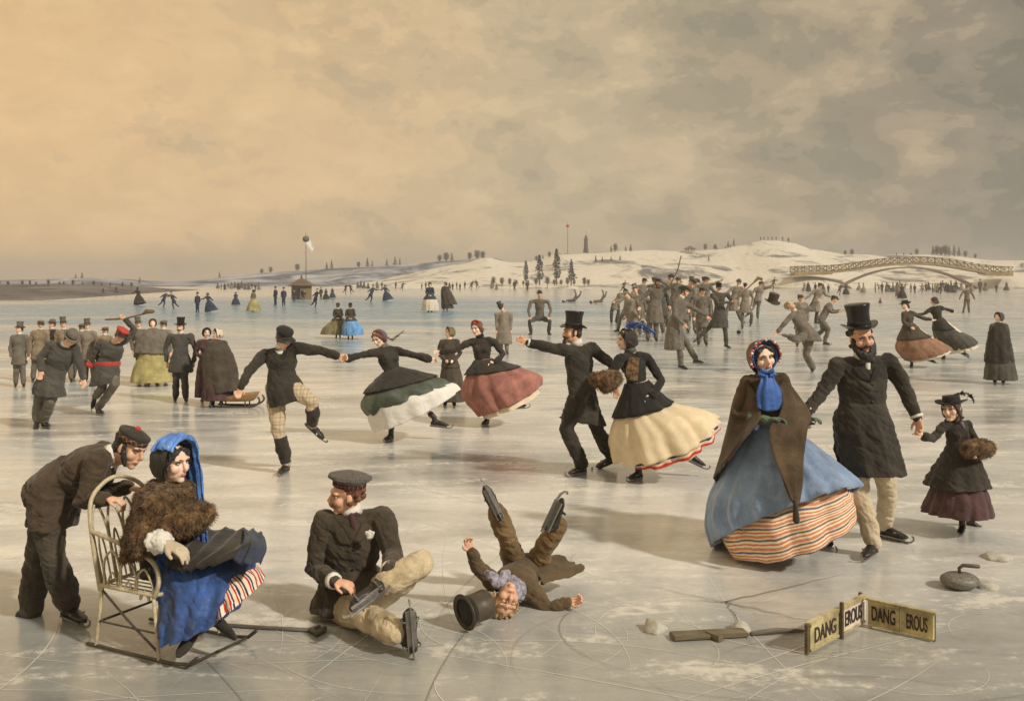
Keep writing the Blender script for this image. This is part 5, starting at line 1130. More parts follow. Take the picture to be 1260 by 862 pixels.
man('dark coated skater in cap partly hidden behind the bearded man with the stick', 818, 410, 70, hat='cap', coatm=DKGREY, trm=GREYW, hatm=GREYW, face=(.2,-1,0), coatlen=.4, lean=-.25)
man('bareheaded skater between the crowd and the stooping skater', 790, 412, 58, hat=None, coatm=GREYW, trm=HAZED, face=(-.2,-1,0), coatlen=.4, lean=-.2)
# --- tumbling boy, runner behind, hat in the air
F = fig('boy in grey tumbling backwards with his arms flung out and hat lost', 22.0,
    dict(head=(972,376,-.05), neck=(978,383), sA=(974,388,-.1), sB=(988,384,.12), pel=(994,412), eA=(965,398,-.2), wA=(957,408,-.25), eB=(999,378,.15), wB=(1006,371,.15),
         kA=(981,418,-.25), aA=(972,414,-.45), tA=(964,412,-.5), kB=(992,437,.0), aB=(1000,458,'g'), tB=(996,462,-.2)), s=.98, face=(.25,-.75,.6), up=(-.8,-.1,.6), hair=BLONDE, hairstyle='mop', hdir=((-.5,-.1,-.7),(.6,0,.7)))
trousers(F, GREYW, 1.15, flare=1.2); coat(F, GREYW, hem=[((982,408),(1006,410),.17), ((975,418),(1012,420),.2)], k=1.1); boots(F); collar(F, CREAM)
man('running boy in cap and short jacket skating to the right with arms forward', 1016, 424, 62, s=1.0, hat='cap', coatm=GREYW, trm=GREYW, hatm=DKGREY, face=(.85,-.5,-.1), coatlen=.19, pose=dict(head=(.17,.90), neck=(.10,.82), sA=(.02,.76,-.1), sB=(.06,.77,.1), pel=(-.09,.50), eA=(.12,.64,-.15), wA=(.25,.65,-.2), eB=(.16,.66,.1), wB=(.29,.68,.1), kA=(.06,.31,-.05), aA=(-.02,.07), tA=(.05,.04,-.1), kB=(-.06,.28,.1), aB=(-.16,.2,.2), tB=(-.18,.13,.2)))
man('boy in round cap just behind the tumbling boy', 985, 426, 64, s=1.0, hat='cap', coatm=HAZED, trm=HAZED, hatm=GREYW, face=(.3,-.9,0), coatlen=.38)
class HF: pass
h = HF(); h.hs = 1.15; o_ = P(950,372,22.2); r_, f_, u_ = V((.95,.1,-.15)), V((.2,-.8,.55)), V((.1,.55,.82)); u_ = V((.22,-.25,.94)).normalized(); r_ = V((.95,.1,-.2)); r_ = (r_-u_*r_.dot(u_)).normalized(); f_ = u_.cross(r_)
bm = NB(); lathe(bm, o_, r_*1.3, f_*1.4, u_*1.25, [(.082,.0),(.138,-.002),(.139,.006),(.100,.007),(.088,.012),(.084,.08),(.092,.165),(.086,.172),(.02,.174)], 32, lambda x,y,q,z: .03*(x/.14)**2*(q > .1))
lone('top_hat', bm, fab('worn_hat', C(66,58,46), var=.3), 'dark top hat flying through the air left of the tumbling boy', 'hat', o_)
bm = NB(); ball(bm, G(909,411)+V((0,0,.085)), .085, 3); lone('ball', bm, BLACKB, 'dark shinny ball lying on the ice before the hockey players', 'ball', G(909,411))
# --- two ladies and others on the right
lady('lady in plumed hat and rust coloured skirt gliding left beside another lady', 1122, 452, 80, s=.98, skirtm=RUST, coatm=BROWN, hatm=BLACK, hat='wide', hair=BLACKHAIR, face=(-.7,-.5,0), pose=dict(head=(-.1,.95), neck=(-.07,.87), sA=(-.13,.83,-.05), sB=(.03,.83,.05), pel=(-.04,.56), eA=(-.13,.69,-.1), wA=(-.02,.62,-.2), eB=(.16,.76,.05), wB=(.3,.74,.05), aA=(.0,.07), tA=(-.03,.03,-.2), aB=(.26,.13,.2), tB=(.32,.1,.2)), rings=[((-.2,.45),(.24,.5),.30), ((-.23,.28),(.46,.38),.46), ((-.08,.10),(.58,.30),.46)], petti=(CREAM, [((-.1,.3),(.42,.38),.36), ((-.02,.08),(.57,.25),.42)]), bodhem=.2)
lady('bareheaded lady in black jacket and charcoal skirt gliding left, arms held out', 1158, 442, 74, s=1.0, skirtm=DKGREY, coatm=BLACKB, hat=None, hair=BROWNHAIR, face=(-.7,.5,0), pose=dict(head=(-.12,.97), neck=(-.1,.89), sA=(-.16,.84), sB=(0,.85), pel=(-.03,.57), eA=(-.28,.76,0), wA=(-.40,.74,-.1), eB=(.06,.84,.1), wB=(.20,.80,.1), aA=(.05,.07), tA=(.0,.03,-.2), aB=(.38,.14), tB=(.46,.1)), rings=[((-.12,.46),(.24,.5),.30), ((-.05,.3),(.48,.38),.44), ((.1,.14),(.57,.28),.44)], petti=(CREAM, [((0,.3),(.42,.38),.36), ((.12,.1),(.58,.22),.42)]))
lady('tall lady in dark hooded cloak standing at the right edge of the picture', 1229, 472, 88, skirtm=DKGREY, coatm=DKGREY, hatm=DKGREY, face=(-.9,-.3,0), cloak=(BLACKB, [((-.11,.80),(.11,.80),.15), ((-.16,.6),(.16,.6),.22), ((-.19,.3),(.2,.3),.3)]), rings=[((-.13,.48),(.13,.48),.2), ((-.17,.28),(.2,.28),.3), ((-.19,.06),(.23,.06),.34)])
man('boy standing with arms held away from his sides, far right on open ice', 1190, 385, 34, hat='cap', coatm=GREYW, trm=GREYW, hatm=GREYW, coatlen=.24, pose=dict(eA=(-.22,.64), wA=(-.28,.5), eB=(.22,.64), wB=(.28,.5), kA=(-.08,.28), aA=(-.13,.07), tA=(-.18,.04,-.15), kB=(.05,.28)))
# --- the pair in hooped skirts behind the tartan skater
lady('lady in olive hooped gown whose back is turned, left of the pale blue skirt', 416, 416, 43, skirtm=OLIVE, coatm=BROWN, hatm=BROWN, face=(.3,.9,0), rings=[((-.2,.5),(.2,.5),.3), ((-.42,.3),(.3,.3),.45), ((-.5,.12),(.34,.1),.5)], hat='small')
lady('lady in bright pale blue hooped skirt facing her friend in olive', 431, 417, 44, skirtm=PALEBLUE, coatm=BROWN, hatm=BLACKB, face=(-.5,.8,0), rings=[((-.16,.5),(.2,.5),.3), ((-.22,.3),(.34,.3),.42), ((-.2,.10),(.36,.12),.45)], hat='small')
lady('lady in blue jacket and wide white skirt skating in the far middle', 529, 384, 36, s=1.3, skirtm=CREAM, coatm=NAVY, hatm=BROWN, face=(.3,-.9,0), rings=[((-.2,.48),(.2,.48),.3), ((-.26,.28),(.28,.28),.42), ((-.28,.06),(.3,.06),.45)], hat='small', bodhem=.2)
lady('lady in long brown mantle following the white skirt in the far middle', 548, 382, 35, s=1.3, skirtm=BROWN, coatm=BROWN, hatm=REDHAIR, face=(-.8,-.4,0), cloak=(BROWN, [((-.12,.80),(.12,.80),.15), ((-.16,.6),(.26,.56),.25), ((-.12,.2),(.42,.22),.35)]), rings=[((-.13,.48),(.14,.48),.2), ((-.14,.28),(.22,.28),.3), ((-.12,.06),(.3,.08),.3)], hat=None)

# --- the struggling crowd of hockey players, leaning into each other
LUNGE = dict(eA=(-.20,.68,-.05), wA=(-.30,.60,-.15), eB=(.20,.70,-.05), wB=(.33,.66,-.15), kA=(-.14,.29,-.05), aA=(-.26,.10,.1), tA=(-.32,.07,0), kB=(.10,.29,-.05), aB=(.10,.068), tB=(.18,.04,-.1))
REACH = dict(eB=(.20,.84,-.1), wB=(.33,.90,-.15), eA=(-.2,.66,0), wA=(-.28,.55,-.1), kA=(-.10,.28,.0), aA=(-.20,.12,.2), tA=(-.24,.09,.1))
STOOP = dict(head=(.20,.83,-.1), neck=(.15,.77,-.05), sA=(.04,.73,-.02), sB=(.18,.74,.02), eA=(.05,.56,-.1), wA=(.12,.42,-.2), eB=(.24,.58,-.05), wB=(.30,.45,-.15), kA=(-.08,.28,-.05), kB=(.10,.30,-.08))
for i, (px, ft, hp, po, ln, fl, ht, cm, lab) in enumerate((
    (768,408,56,LUNGE,-.25,-1,'cap',HAZED,'pale capped skater lunging left at the left fringe of the hockey crowd'), (783,396,54,REACH,.2,1,'cap',HAZED,'pale skater with arm flung up, far back on the crowd left side'),
    (797,401,58,STOOP,.1,-1,'tam',GREYW,'stooping grey skater in soft cap in the thick of the crowd'), (812,398,60,LUNGE,.25,1,'bowler',HAZED,'pale skater in round hat lunging right in mid crowd'),
    (826,402,62,REACH,-.15,-1,'cap',GREYW,'grey skater reaching left across the back of the crowd'), (841,398,60,STOOP,.1,1,'bowler',HAZED,'pale stooping skater in round hat behind the reaching man'),
    (858,402,62,LUNGE,.2,1,'cap',GREYW,'grey lunging skater between the two leading hockey players'), (872,396,56,REACH,-.1,1,'cap',HAZED,'pale skater with raised arm behind the dark tunic'),
    (899,398,54,LUNGE,-.2,-1,'bowler',HAZED,'pale lunging skater right of the dark tunic'), (756,398,48,STOOP,.1,1,'cap',HAZED,'small pale stooping skater at the outer left of the crowd'),
    (930,392,46,REACH,.15,1,'cap',HAZED,'pale small skater reaching up under the flying hat'), (1000,398,50,LUNGE,.2,1,'cap',HAZED,'pale skater racing right beyond the tumbling boy'))):
    man(lab, px, ft, hp, pose=po, lean=ln*1.35, flip=fl, hat=ht, coatm=cm, trm=(GREYW, DKGREY)[i % 2], hatm=(GREYW, DKGREY)[i % 2], face=(.6,-.7,-.1), coatlen=(.36,.24,.42)[i % 3], group='crowd of hockey players')
# ================================================================ far skaters: small figures, one mesh per garment, copied
def proto(kind):
    """figure of height 1 facing the viewer: list of (name, slot, bmesh)"""
    b, c, t, h = NB(), NB(), NB(), NB()
    if kind in ('man', 'skater', 'crouch'):
        ln = {'man': 0, 'skater': .10, 'crouch': .06}[kind]; dz = -.10 if kind == 'crouch' else 0
        ball(b, (ln*1.5,-.01,.87+dz), .062, 2); tube(b, [(ln*1.4,0,.74+dz),(ln*1.5,0,.83+dz)], .032, 8)
        tube(c, [(ln*1.35,0,.78+dz),(ln,0,.68+dz),(ln*.4,0,.52+dz),(ln*.1,.01,.40+dz)], [(.05,.05),(.105,.07),(.085,.065),(.11,.085)], 12, hint=(1,0,0))
        arms = {'man': [(-1,.13,.60,.12,.46),(1,.13,.60,.12,.46)], 'skater': [(-1,.19,.64,.27,.60),(1,.20,.70,.34,.72)], 'crouch': [(-1,.17,.55,.13,.42),(1,.2,.58,.24,.48)]}[kind]
        for q, ex, ez, wx, wz in arms:
            s0 = V((ln*1.3+q*.095,0,.75+dz)); tube(c, [s0, (ln+q*ex,.01,ez+dz), (ln+q*wx,-.03,wz+dz)], [.042,.036,.026], 8); tube(b, [(ln*1.4,0,.76+dz), s0, (ln+q*ex,.01,ez+dz), (ln+q*wx,-.03,wz+dz)], .012, 6); ball(b, (ln+q*wx*1.04,-.035,wz+dz-.015), .022, 1)
        legs = {'man': [(-.045,.25,-.05,.03),(.045,.25,.06,.03)], 'skater': [(.07,.24,.0,.03),(-.10,.28,-.26,.14)], 'crouch': [(.12,.22,.06,.03),(-.10,.2,-.14,.03)]}[kind]
        for kx, kz, ax, az in legs: tube(t, [(kx*.5,0,.45+dz), (kx,-.01,kz), (ax,0,az)], [.062,.046,.032], 8); tube(t, [(ax-.01,.01,az-.005), (ax+(.02 if kx > 0 else -.02),-.07,az-.012)], [.026,.018], 6)
        cc = V((ln*1.5,0,.915+dz)); lathe(h, cc, V((1,0,0)), V((0,1.05,0)), V((0,0,1)), [(.05,0),(.085,.0),(.085,.006),(.055,.01),(.053,.05),(.057,.085),(.02,.088)] if kind == 'man' else [(.05,0),(.064,.006),(.066,.03),(.04,.045),(.01,.048)], 14)
        return [('body', 0, b), ('coat', 1, c), ('trousers', 2, t), ('hat', 3, h)]
    if kind in ('lady', 'glide', 'cloak'):
        ln = -.06 if kind == 'glide' else 0
        ball(b, (ln,-.01,.92), .062, 2); tube(b, [(ln,0,.80),(ln,0,.88)], .03, 8)
        tube(c, [(ln,0,.83),(ln*.9,0,.75),(ln*.4,0,.62),(0,.01,.52)], [(.045,.045),(.092,.062),(.068,.055),(.12,.10)], 12, hint=(1,0,0))
        arms = [(-1,.13,.66,.05,.58),(1,.13,.66,.05,.58)] if kind != 'glide' else [(-1,.19,.70,.30,.68),(1,.18,.68,.28,.62)]
        for q, ex, ez, wx, wz in arms: tube(c, [(ln+q*.085,0,.80),(ln+q*ex,-.01,ez),(ln+q*wx,-.08,wz)], [.04,.036,.026], 8); tube(b, [(ln,0,.81),(ln+q*.085,0,.80),(ln+q*ex,-.01,ez),(ln+q*wx,-.08,wz)], .012, 6); ball(b, (ln+q*wx*1.02,-.085,wz-.01), .021, 1)
        if kind == 'cloak': R = [(V((0,0,.86)),V((.05,0,0)),V((0,.05,0))),(V((0,0,.80)),V((.12,0,0)),V((0,.09,0))),(V((.02,0,.5)),V((.19,0,0)),V((0,.17,0))),(V((.05,0,.04)),V((.24,0,0)),V((0,.22,0)))]
        else:
            dx = .10 if kind == 'glide' else 0; R = [(V((0,0,.62)),V((.07,0,0)),V((0,.06,0))),(V((dx*.4,0,.46)),V((.19,0,0)),V((0,.18,0))),(V((dx*.8,0,.25)),V((.27,0,.03)),V((0,.26,0))),(V((dx*1.3,0,.06+dx*.4)),V((.32,0,dx*.7)),V((0,.31,0)))]
        gown(t, R, 36, 12, 9, .09, 1.0)
        for q in (-1, 1): tube(b, [(ln,0,.80),(ln*.4,0,.55),(q*.05,0,.3),(q*.05,0,.05),(q*.055,-.06,.02)], [.03,.03,.03,.024,.016], 6)
        lathe(h, V((ln,.01,.93)), V((1,0,0)), V((0,1.05,0)), V((0,0,1)), [(.072,-.05),(.076,.0),(.066,.045),(.03,.066),(.005,.07)], 14)
        return [('body', 0, b), ('jacket', 1, c), ('cloak' if kind == 'cloak' else 'skirt', 2, t), ('bonnet', 3, h)]
    if kind == 'fallen':                                     # on the back, legs in the air; unit = body length
        ball(b, (-.30,-.03,.07), .062, 2); tube(b, [(-.22,0,.08),(-.28,-.02,.07)], .03, 8)
        tube(c, [(-.22,0,.09),(-.10,0,.09),(.06,0,.10),(.16,0,.10)], [(.06,.05),(.10,.07),(.09,.07),(.10,.08)], 12, hint=(0,1,0))
        for q in (-1, 1): tube(c, [(-.17,q*.09,.09),(-.16,q*.2,.06),(-.06+q*.1,q*.28,.04)], [.04,.036,.026], 8); tube(b, [(-.23,0,.08),(-.17,q*.09,.09),(-.16,q*.2,.06),(-.06+q*.1,q*.28,.04)], .012, 6); ball(b, (-.05+q*.1,q*.30,.035), .022, 1)
        for q, kx, kz, ax, az in ((-1,.24,.36,.18,.58),(1,.38,.32,.46,.52)): tube(t, [(.14,q*.05,.12),(kx,q*.08,kz),(ax,q*.10,az)], [.062,.046,.032], 8); tube(t, [(ax,q*.1,az),(ax-.07,q*.1,az+.02)], [.026,.018], 6)
        lathe(h, V((-.42,-.08,.05)), V((0,0,1)), V((0,1,0)), V((1,0,0)), [(.05,0),(.085,.0),(.085,.006),(.055,.01),(.055,.085),(.02,.088)], 14)
        return [('body', 0, b), ('coat', 1, c), ('trousers', 2, t), ('hat', 3, h)]
FP = {}
def far(kind, px, foot, hpx, cols, label, group, turn=0.0, flip=1):
    if kind not in FP:
        L_ = []
        for n, sl, bm in proto(kind):
            o = obj(n, bm, [SKIN], None); L_.append((n, sl, o.data)); bpy.data.objects.remove(o)
        FP[kind] = L_
    d = gd(foot); loc = G(px, foot); hw = hpx*d/FPX
    r_ = thing('person', label, 'person', loc, group); r_.scale = (hw*flip, hw, hw); r_.rotation_euler = (0, 0, turn)
    m = [SKIN]+list(cols)
    for n, sl, me in FP[kind]:
        o = bpy.data.objects.new(n, me); COL.objects.link(o); o.parent = r_
        o.material_slots[0].link = 'OBJECT'; o.material_slots[0].material = m[sl]
    return r_
N, K, B_, O_ = NAVY, BLACKB, BROWN, OLIVE
g1 = 'skaters on the far left ice'
for a in (('glide',170,376,23,(K,K,K),'lone dark skater gliding on the far left ice'), ('skater',201,378,21,(N,N,N),'leaning navy skater at the left of a far pair'), ('skater',214,380,22,(N,N,N),'leaning navy skater at the right of a far pair',0,-1),
    ('man',243,384,25,(N,N,K),'navy suited man holding out his hand to a lady on far ice'), ('glide',257,385,25,(N,N,K),'lady in navy gown towed by the navy suited man'), ('lady',290,376,17,(N,N,K),'small lady in dark blue seated low on far ice'),
    ('lady',312,384,28,(O_,YELLOW,K),'lady in pale green hooped gown on far left ice'), ('man',339,375,23,(N,N,K),'navy man standing left of the small wooden hut'), ('man',349,376,23,(N,N,K),'navy man standing next to the hut, right of his twin'),
    ('man',362,371,15,(N,N,K),'dark man directly before the wall of the hut'), ('crouch',373,369,14,(K,K,K),'crouching figure before the door of the hut'), ('skater',388,378,24,(N,N,K),'navy skater with open arms right of the hut'),
    ('man',395,367,14,(K,K,K),'dark man just right of the hut roof'), ('lady',401,369,14,(N,K,K),'dark lady in the knot of people right of the hut'), ('lady',409,367,13,(K,N,K),'rightmost lady of the knot right of the hut'),
    ('skater',425,361,13,(K,K,K),'small dark skater, left one of a distant pair'), ('skater',432,361,13,(K,K,K),'small dark skater, right one of a distant pair',0,-1), ('skater',456,372,22,(N,N,N),'navy man leaning forward behind a navy lady'), ('glide',475,371,21,(N,N,N),'lady in navy gown pursued by a leaning man'),
    ('skater',580,356,12,(K,K,K),'distant dark skater in the middle, left of two'), ('skater',587,355,12,(K,K,K),'distant dark skater in the middle, right of two',0,-1), ('man',633,357,13,(K,K,K),'distant man standing before the poplar row'), ('man',649,358,13,(K,K,K),'distant man before the second poplar'),
    ('skater',495,357,11,(N,K,K),'small skater beyond the navy pair'), ('man',487,355,9,(K,K,K),'tiny man beyond the navy pair'), ('fallen',703,372,26,(GREYW,GREYW,K),'fallen skater with legs raised, left of two on the ice'), ('fallen',736,373,27,(GREYW,GREYW,K),'fallen skater with legs raised, right of two on the ice'), ('skater',767,360,16,(B_,B_,K),'lone brown skater left of the hockey crowd'),
    ('glide',938,358,15,(GREYW,GREYW,K),'grey lady skating behind the flying hat'), ('skater',951,357,17,(DKGREY,DKGREY,K),'dark skater with arms out behind the flying hat'), ('lady',963,355,12,(K,K,K),'small dark lady right of the skater behind the hat'),
    ('skater',1033,362,14,(K,K,K),'dark crouching skater of a low pair, left'), ('lady',1041,363,14,(K,K,K),'dark crouching skater of a low pair, right'), ('glide',1105,365,17,(GREYW,GREYW,K),'grey lady close to the dark hooped lady before the bridge'), ('lady',1110,368,19,(K,K,K),'lady in black hooped gown before the bridge'),
    ('skater',1157,362,18,(DKGREY,DKGREY,K),'tall dark skater alone before the crowd under the bridge'), ('man',1206,360,17,(DKGREY,DKGREY,K),'dark man standing at the far right before the bridge'), ('lady',1083,373,7,(RED,DKGREY,K),'tiny child in red cap on the open ice')):
    far(a[0], a[1], a[2], a[3], a[4], a[5], g1 if a[1] < 520 else 'distant skaters', random.uniform(-.7,.7) if len(a) < 7 else a[6], a[7] if len(a) > 7 else 1)
random.seed(21)
pal = ((K,K,K),(DKGREY,GREYW,K),(GREYW,DKGREY,K),(HAZED,HAZED,DKGREY),(B_,K,K),(NAVY,DKGREY,K),(TAN,HAZED,K))
xs = [990,995,1004,1013,1020,1057,1063,1077,1082,1086,1091,1095,1099,1103,1108,1114,1120,1126]+[1133+3.4*i for i in range(14)]+[1183,1189,1196,1213,1226,1238]
for i, px in enumerate(xs):
    far(random.choice(('man','lady','skater','lady','cloak')), px+random.uniform(-1,1), random.uniform(357,361), random.uniform(10.5,13), random.choice(pal), 'tiny dark skater in the crowd on the ice under the long bridge', 'crowd under the bridge', random.uniform(-1,1), random.choice((-1,1)))
xs = [120,127,135,143]+[268+4.2*i for i in range(13)]+[440,444,448,453,459,464,470,519,524,553,557,562,566,572,605,611]
for i, px in enumerate(xs):
    ft = random.uniform(354.5,357.5)+(6 if px < 150 else 0); far(random.choice(('man','lady','man','cloak')), px, ft, random.uniform(7.5,9.5)+(1 if px < 150 else 0), random.choice(pal[:2]+(pal[5],)), 'tiny dark figure in the scattered row along the far shore', 'row of people along the far shore', random.uniform(-1,1))
for i, (px, z_) in enumerate(((936,1),(940,1),(945,1),(950,1),(955,1),(963,2),(970,2.4),(882,1),(893,1),(899,1),(1103,1),(1112,1),(1121,1),(722,1))):
    d = 359; py = on(px, SKY_R)+1.2; r_ = far('man', px, 352.6, 4.2 if z_ == 1 else 5.5, pal[i % 3], 'tiny sightseer standing on the crest of the snowy hill', 'people on the hill crest')
    r_.location = P(px, py, d)-V((0,0,.2)); s_ = (5.2 if z_ == 1 else 7)*d/FPX; r_.scale = (s_, s_, s_)
# ================================================================ things on the ice
IRON = glossy('cream_iron', C(186,172,140), .5, 0, var=.3); DARKIRON = glossy('dark_iron', C(84,78,66), .45, .5); MUD = wood('old_board', C(150,134,90)); POST = wood('dark_post', C(96,84,60))
# --- runner chair
O = V((-2.351,5.61,0)); e1 = V((.895,-.453,0)); e2 = V((.453,.895,0)); Wd = .46
def CP(f, l, z): return O+e1*f+e2*l+V((0,0,z))
R_ = thing('runner_chair', 'cream wire garden chair on curved iron runners carrying the lady in fur', 'chair', CP(.2,.22,0))
for l in (0, Wd):
    bm = NB(); tube(bm, [CP(-.10,l,.015), CP(.2,l,.014), CP(.55,l,.014), CP(.68,l,.03), CP(.74,l,.075)], .011, 8); part('runner', bm, DARKIRON, R_)
    for f0, f1, z1 in ((-.03,.02,.36),(.46,.42,.36)):
        bm = NB(); tube(bm, [CP(f0,l,.02), CP((f0+f1)/2,l,.19), CP(f1,l,z1)], .011, 8); part('leg', bm, IRON, R_)
    bm = NB(); tube(bm, [CP(.02,l,.34), CP(.22,l,.20), CP(.45,l,.06)], .007, 6); tube(bm, [CP(0,l,.16), CP(.44,l,.16)], .006, 6); part('brace', bm, DARKIRON, R_)
    bm = NB(); tube(bm, resample([CP(-.06,l,.66), CP(.06,l,.64), CP(.25,l,.60), CP(.41,l,.55), CP(.46,l,.46), CP(.43,l,.36)], 24), .013, 8); part('armrest', bm, IRON, R_)
    bm = NB()
    for i in range(3):
        a = .04+.125*i; top = .60-.035*i; tube(bm, resample([CP(a,l,.36), CP(a-.005,l,top-.10), CP(a+.06,l,top-.03), CP(a+.125,l,top-.12), CP(a+.125,l,.36)], 20), .0075, 6)
        tube(bm, resample([CP(a+.03,l,.36), CP(a+.03,l,top-.20), CP(a+.06,l,top-.15), CP(a+.095,l,top-.20), CP(a+.095,l,.36)], 16), .006, 6)
    part('side_scrolls', bm, IRON, R_)
bm = NB(); tube(bm, resample([CP(.0,0,.34), CP(-.07,0,.66), CP(-.11,.03,.82), CP(-.13,.12,.90), CP(-.14,Wd/2,.93), CP(-.13,Wd-.12,.90), CP(-.11,Wd-.03,.82), CP(-.07,Wd,.66), CP(.0,Wd,.34)], 48), .013, 8); part('back_frame', bm, IRON, R_)
bm = NB()
for i in range(4):
    a = .02+.108*i; b_ = a+.098
    tube(bm, resample([CP(-.005,a,.38), CP(-.08,a,.66), CP(-.12,(a+b_)/2,.80), CP(-.08,b_,.66), CP(-.005,b_,.38)], 24), .0075, 6); tube(bm, resample([CP(-.01,a+.03,.38), CP(-.06,a+.03,.55), CP(-.085,(a+b_)/2,.64), CP(-.06,b_-.03,.55), CP(-.01,b_-.03,.38)], 20), .006, 6)
part('back_loops', bm, IRON, R_)
bm = NB(); tube(bm, [CP(.0,0,.365), CP(.42,0,.365), CP(.44,.03,.365), CP(.44,Wd-.03,.365), CP(.42,Wd,.365), CP(.0,Wd,.365), CP(-.0,Wd/2,.365), CP(.0,0,.365)], .012, 8)
for i in range(9): tube(bm, [CP(.0,.04+.048*i,.368), CP(.43,.04+.048*i,.368)], .005, 5)
part('seat', bm, IRON, R_)
for f_, z_ in ((.0,.16),(.44,.16),(.68,.03)): bm = NB(); tube(bm, [CP(f_,0,z_), CP(f_,Wd,z_)], .008, 6); part('crossbar', bm, DARKIRON, R_)
# --- hat on the ice by the boy
c = G(583,772)+V((0,0,.075)); u_ = V((.75,.55,.12)).normalized(); r_ = V((0,0,1)); r_ = (r_-u_*r_.dot(u_)).normalized(); f_ = u_.cross(r_)
c = G(571,776)+V((0,0,.112)); bm = NB()
lathe(bm, c, r_*.98, f_*1.05, u_, [(.082,.004),(.100,.0),(.110,-.002),(.112,.005),(.094,.008),(.089,.012),(.088,.10),(.091,.165),(.086,.172),(.01,.174),(.01,.168),(.082,.165),(.082,.02),(.081,.006)], 40, cap=False)
h = lone('top_hat', bm, glossy('brown_beaver', C(74,64,48), .45), "boy's brown hat lying on its side beside the fallen boy's head", 'hat', c)
bm = NB(); lathe(bm, V((0,0,0)), r_*.98, f_*1.05, u_, [(.089,.014),(.0925,.016),(.0925,.045),(.089,.047)], 36); o = obj('hat_band', bm, BLACK); o.parent = h
# --- stick on the ice at the left
Q = [G(262,770,.012), G(325,774,.012), G(378,777,.012), G(392,774,.014), G(404,768,.016)]; bm = NB(); tube(bm, [Q[0],Q[1],Q[2],Q[3]], [.012,.012,.013,.016], 8); tube(bm, [Q[2]+V((.02,0,0)), G(390,783,.02), G(399,777,.02)], [.016,.022,.018], 8)
lone('hockey_stick', bm, wood('grey_wood', C(104,96,82)), 'grey hooked stick lying on the ice left of the seated man', 'stick', Q[1])
# --- thin ice warning boards
yel = fab('yellow_board_paint', C(176,162,118), var=.5, scale=9, rough=.7); pale = fab('pale_board_paint', C(216,202,182), var=.2, scale=9, rough=.7); dk = fab('black_letter_paint', C(62,46,40), var=.3, scale=20)
def text_mesh(name, body, size, loc, xd, up, n, mat, root, parent, extr=.002, sx=1.0):
    cu = bpy.data.curves.new('t', 'FONT'); cu.body = body; cu.size = size; cu.extrude = extr; cu.offset = size*.012; cu.align_x = 'CENTER'; cu.align_y = 'CENTER'
    o = bpy.data.objects.new('t', cu); sc.collection.objects.link(o); me = bpy.data.meshes.new_from_object(o.evaluated_get(bpy.context.evaluated_depsgraph_get())); bpy.data.objects.remove(o)
    M = Matrix((V(xd)*sx, V(up), V(n))).transposed().to_4x4(); M.translation = V(loc)-ORG[root.name]; me.transform(M); me.name = name; me.materials.clear(); me.materials.append(mat)
    t = bpy.data.objects.new(name, me); COL.objects.link(t); t.parent = parent; return t
def warn(label, A0, A1, words, mats, posts, hz=.155, z0=.012):
    R_ = thing('warning_board', label, 'sign', (A0+A1)/2)
    d = (A1-A0).normalized(); n = V((d.y, -d.x, 0)); L_ = (A1-A0).length; up = V((0,0,1)); k = len(words); at = 0
    for (wd, fr), mt in zip(words, mats):
        c = A0+d*(at+fr/2)*L_+up*(z0+hz/2); bm = NB(); box(bm, c, d*(L_*fr/2-.003), n*.010, up*hz/2); bmesh.ops.bevel(bm, geom=bm.edges[:], offset=.003, segments=1, affect='EDGES')
        bo = part('board', bm, mt, R_, shade=False)
        for q in (-1, 1): bm = NB(); box(bm, c+up*q*(hz/2-.008)+n*.012, d*(L_*fr/2-.004), n*.003, up*.006); part('border', bm, yel, R_, parent=bo, shade=False)
        text_mesh('lettering', wd, hz*.78, c+n*.013, d, up, n, dk, R_, bo, sx=.66*fr*L_/(len(wd)*hz*.50))
        at += fr
    for t, zt, off in posts:
        c = A0+d*t*L_+n*off; bm = NB(); box(bm, c+up*(zt/2-.01), d*.009, n*.011, up*(zt/2+.01)); bmesh.ops.bevel(bm, geom=bm.edges[:], offset=.003, segments=1, affect='EDGES'); part('post', bm, POST, R_, shade=False)
    bm = NB(); box(bm, (A0+A1)/2+up*(z0+hz+.005), d*(L_/2+.01), n*.016, up*.005); part('cap_rail', bm, yel, R_, shade=False)
    return R_
warn('long yellow board on posts painted DANGEROUS, warning of thin ice at the lower right', G(995,804), G(1064,766), (('DANG',.5),('EROUS',.5)), (yel, pale), ((-.03,.175,.0),(.5,.215,.024),(.99,.185,-.024)))
warn('shadowed yellow warning board set at an angle to the long board, DANGEROUS painted on it', G(1068,771), G(1150,790), (('DANG',.5),('EROUS',.5)), (yel, yel), ((.03,.17,-.024),(.97,.17,-.024)))
# --- bits frozen into the ice
def chunk(px, py, r, label, mat, squash=.6, name='ice_lump', cat='ice'):
    c = G(px, py); bm = NB(); bmesh.ops.create_icosphere(bm, subdivisions=3, radius=r)
    for v in bm.verts:
        q = noise.noise_vector(v.co*(2.2/r)*.6+V((px,0,0))); v.co += q*r*.32; v.co.z = max(v.co.z*squash, -r*.1)
    bmesh.ops.translate(bm, verts=bm.verts, vec=c); return lone(name, bm, mat, label, cat, c)
FROST = fab('frosted_ice', C(176,172,158), var=.25, rough=.5, scale=12)
chunk(806,775,.075,'pale rounded ice lump standing left of the long plank near the bottom edge', FROST, .9); chunk(911,775,.06,'small grey ice lump right of the plank, before the warning board', FROST, .9)
chunk(1226,686,.11,'rough broken ice lump behind the curling stone', FROST, .4); chunk(1214,722,.08,'ice piece at the right edge beside the curling stone', FROST, .45)
a_, b_ = G(826,786), G(918,781); d = (b_-a_).normalized(); n = V((-d.y, d.x, 0)); bm = NB()
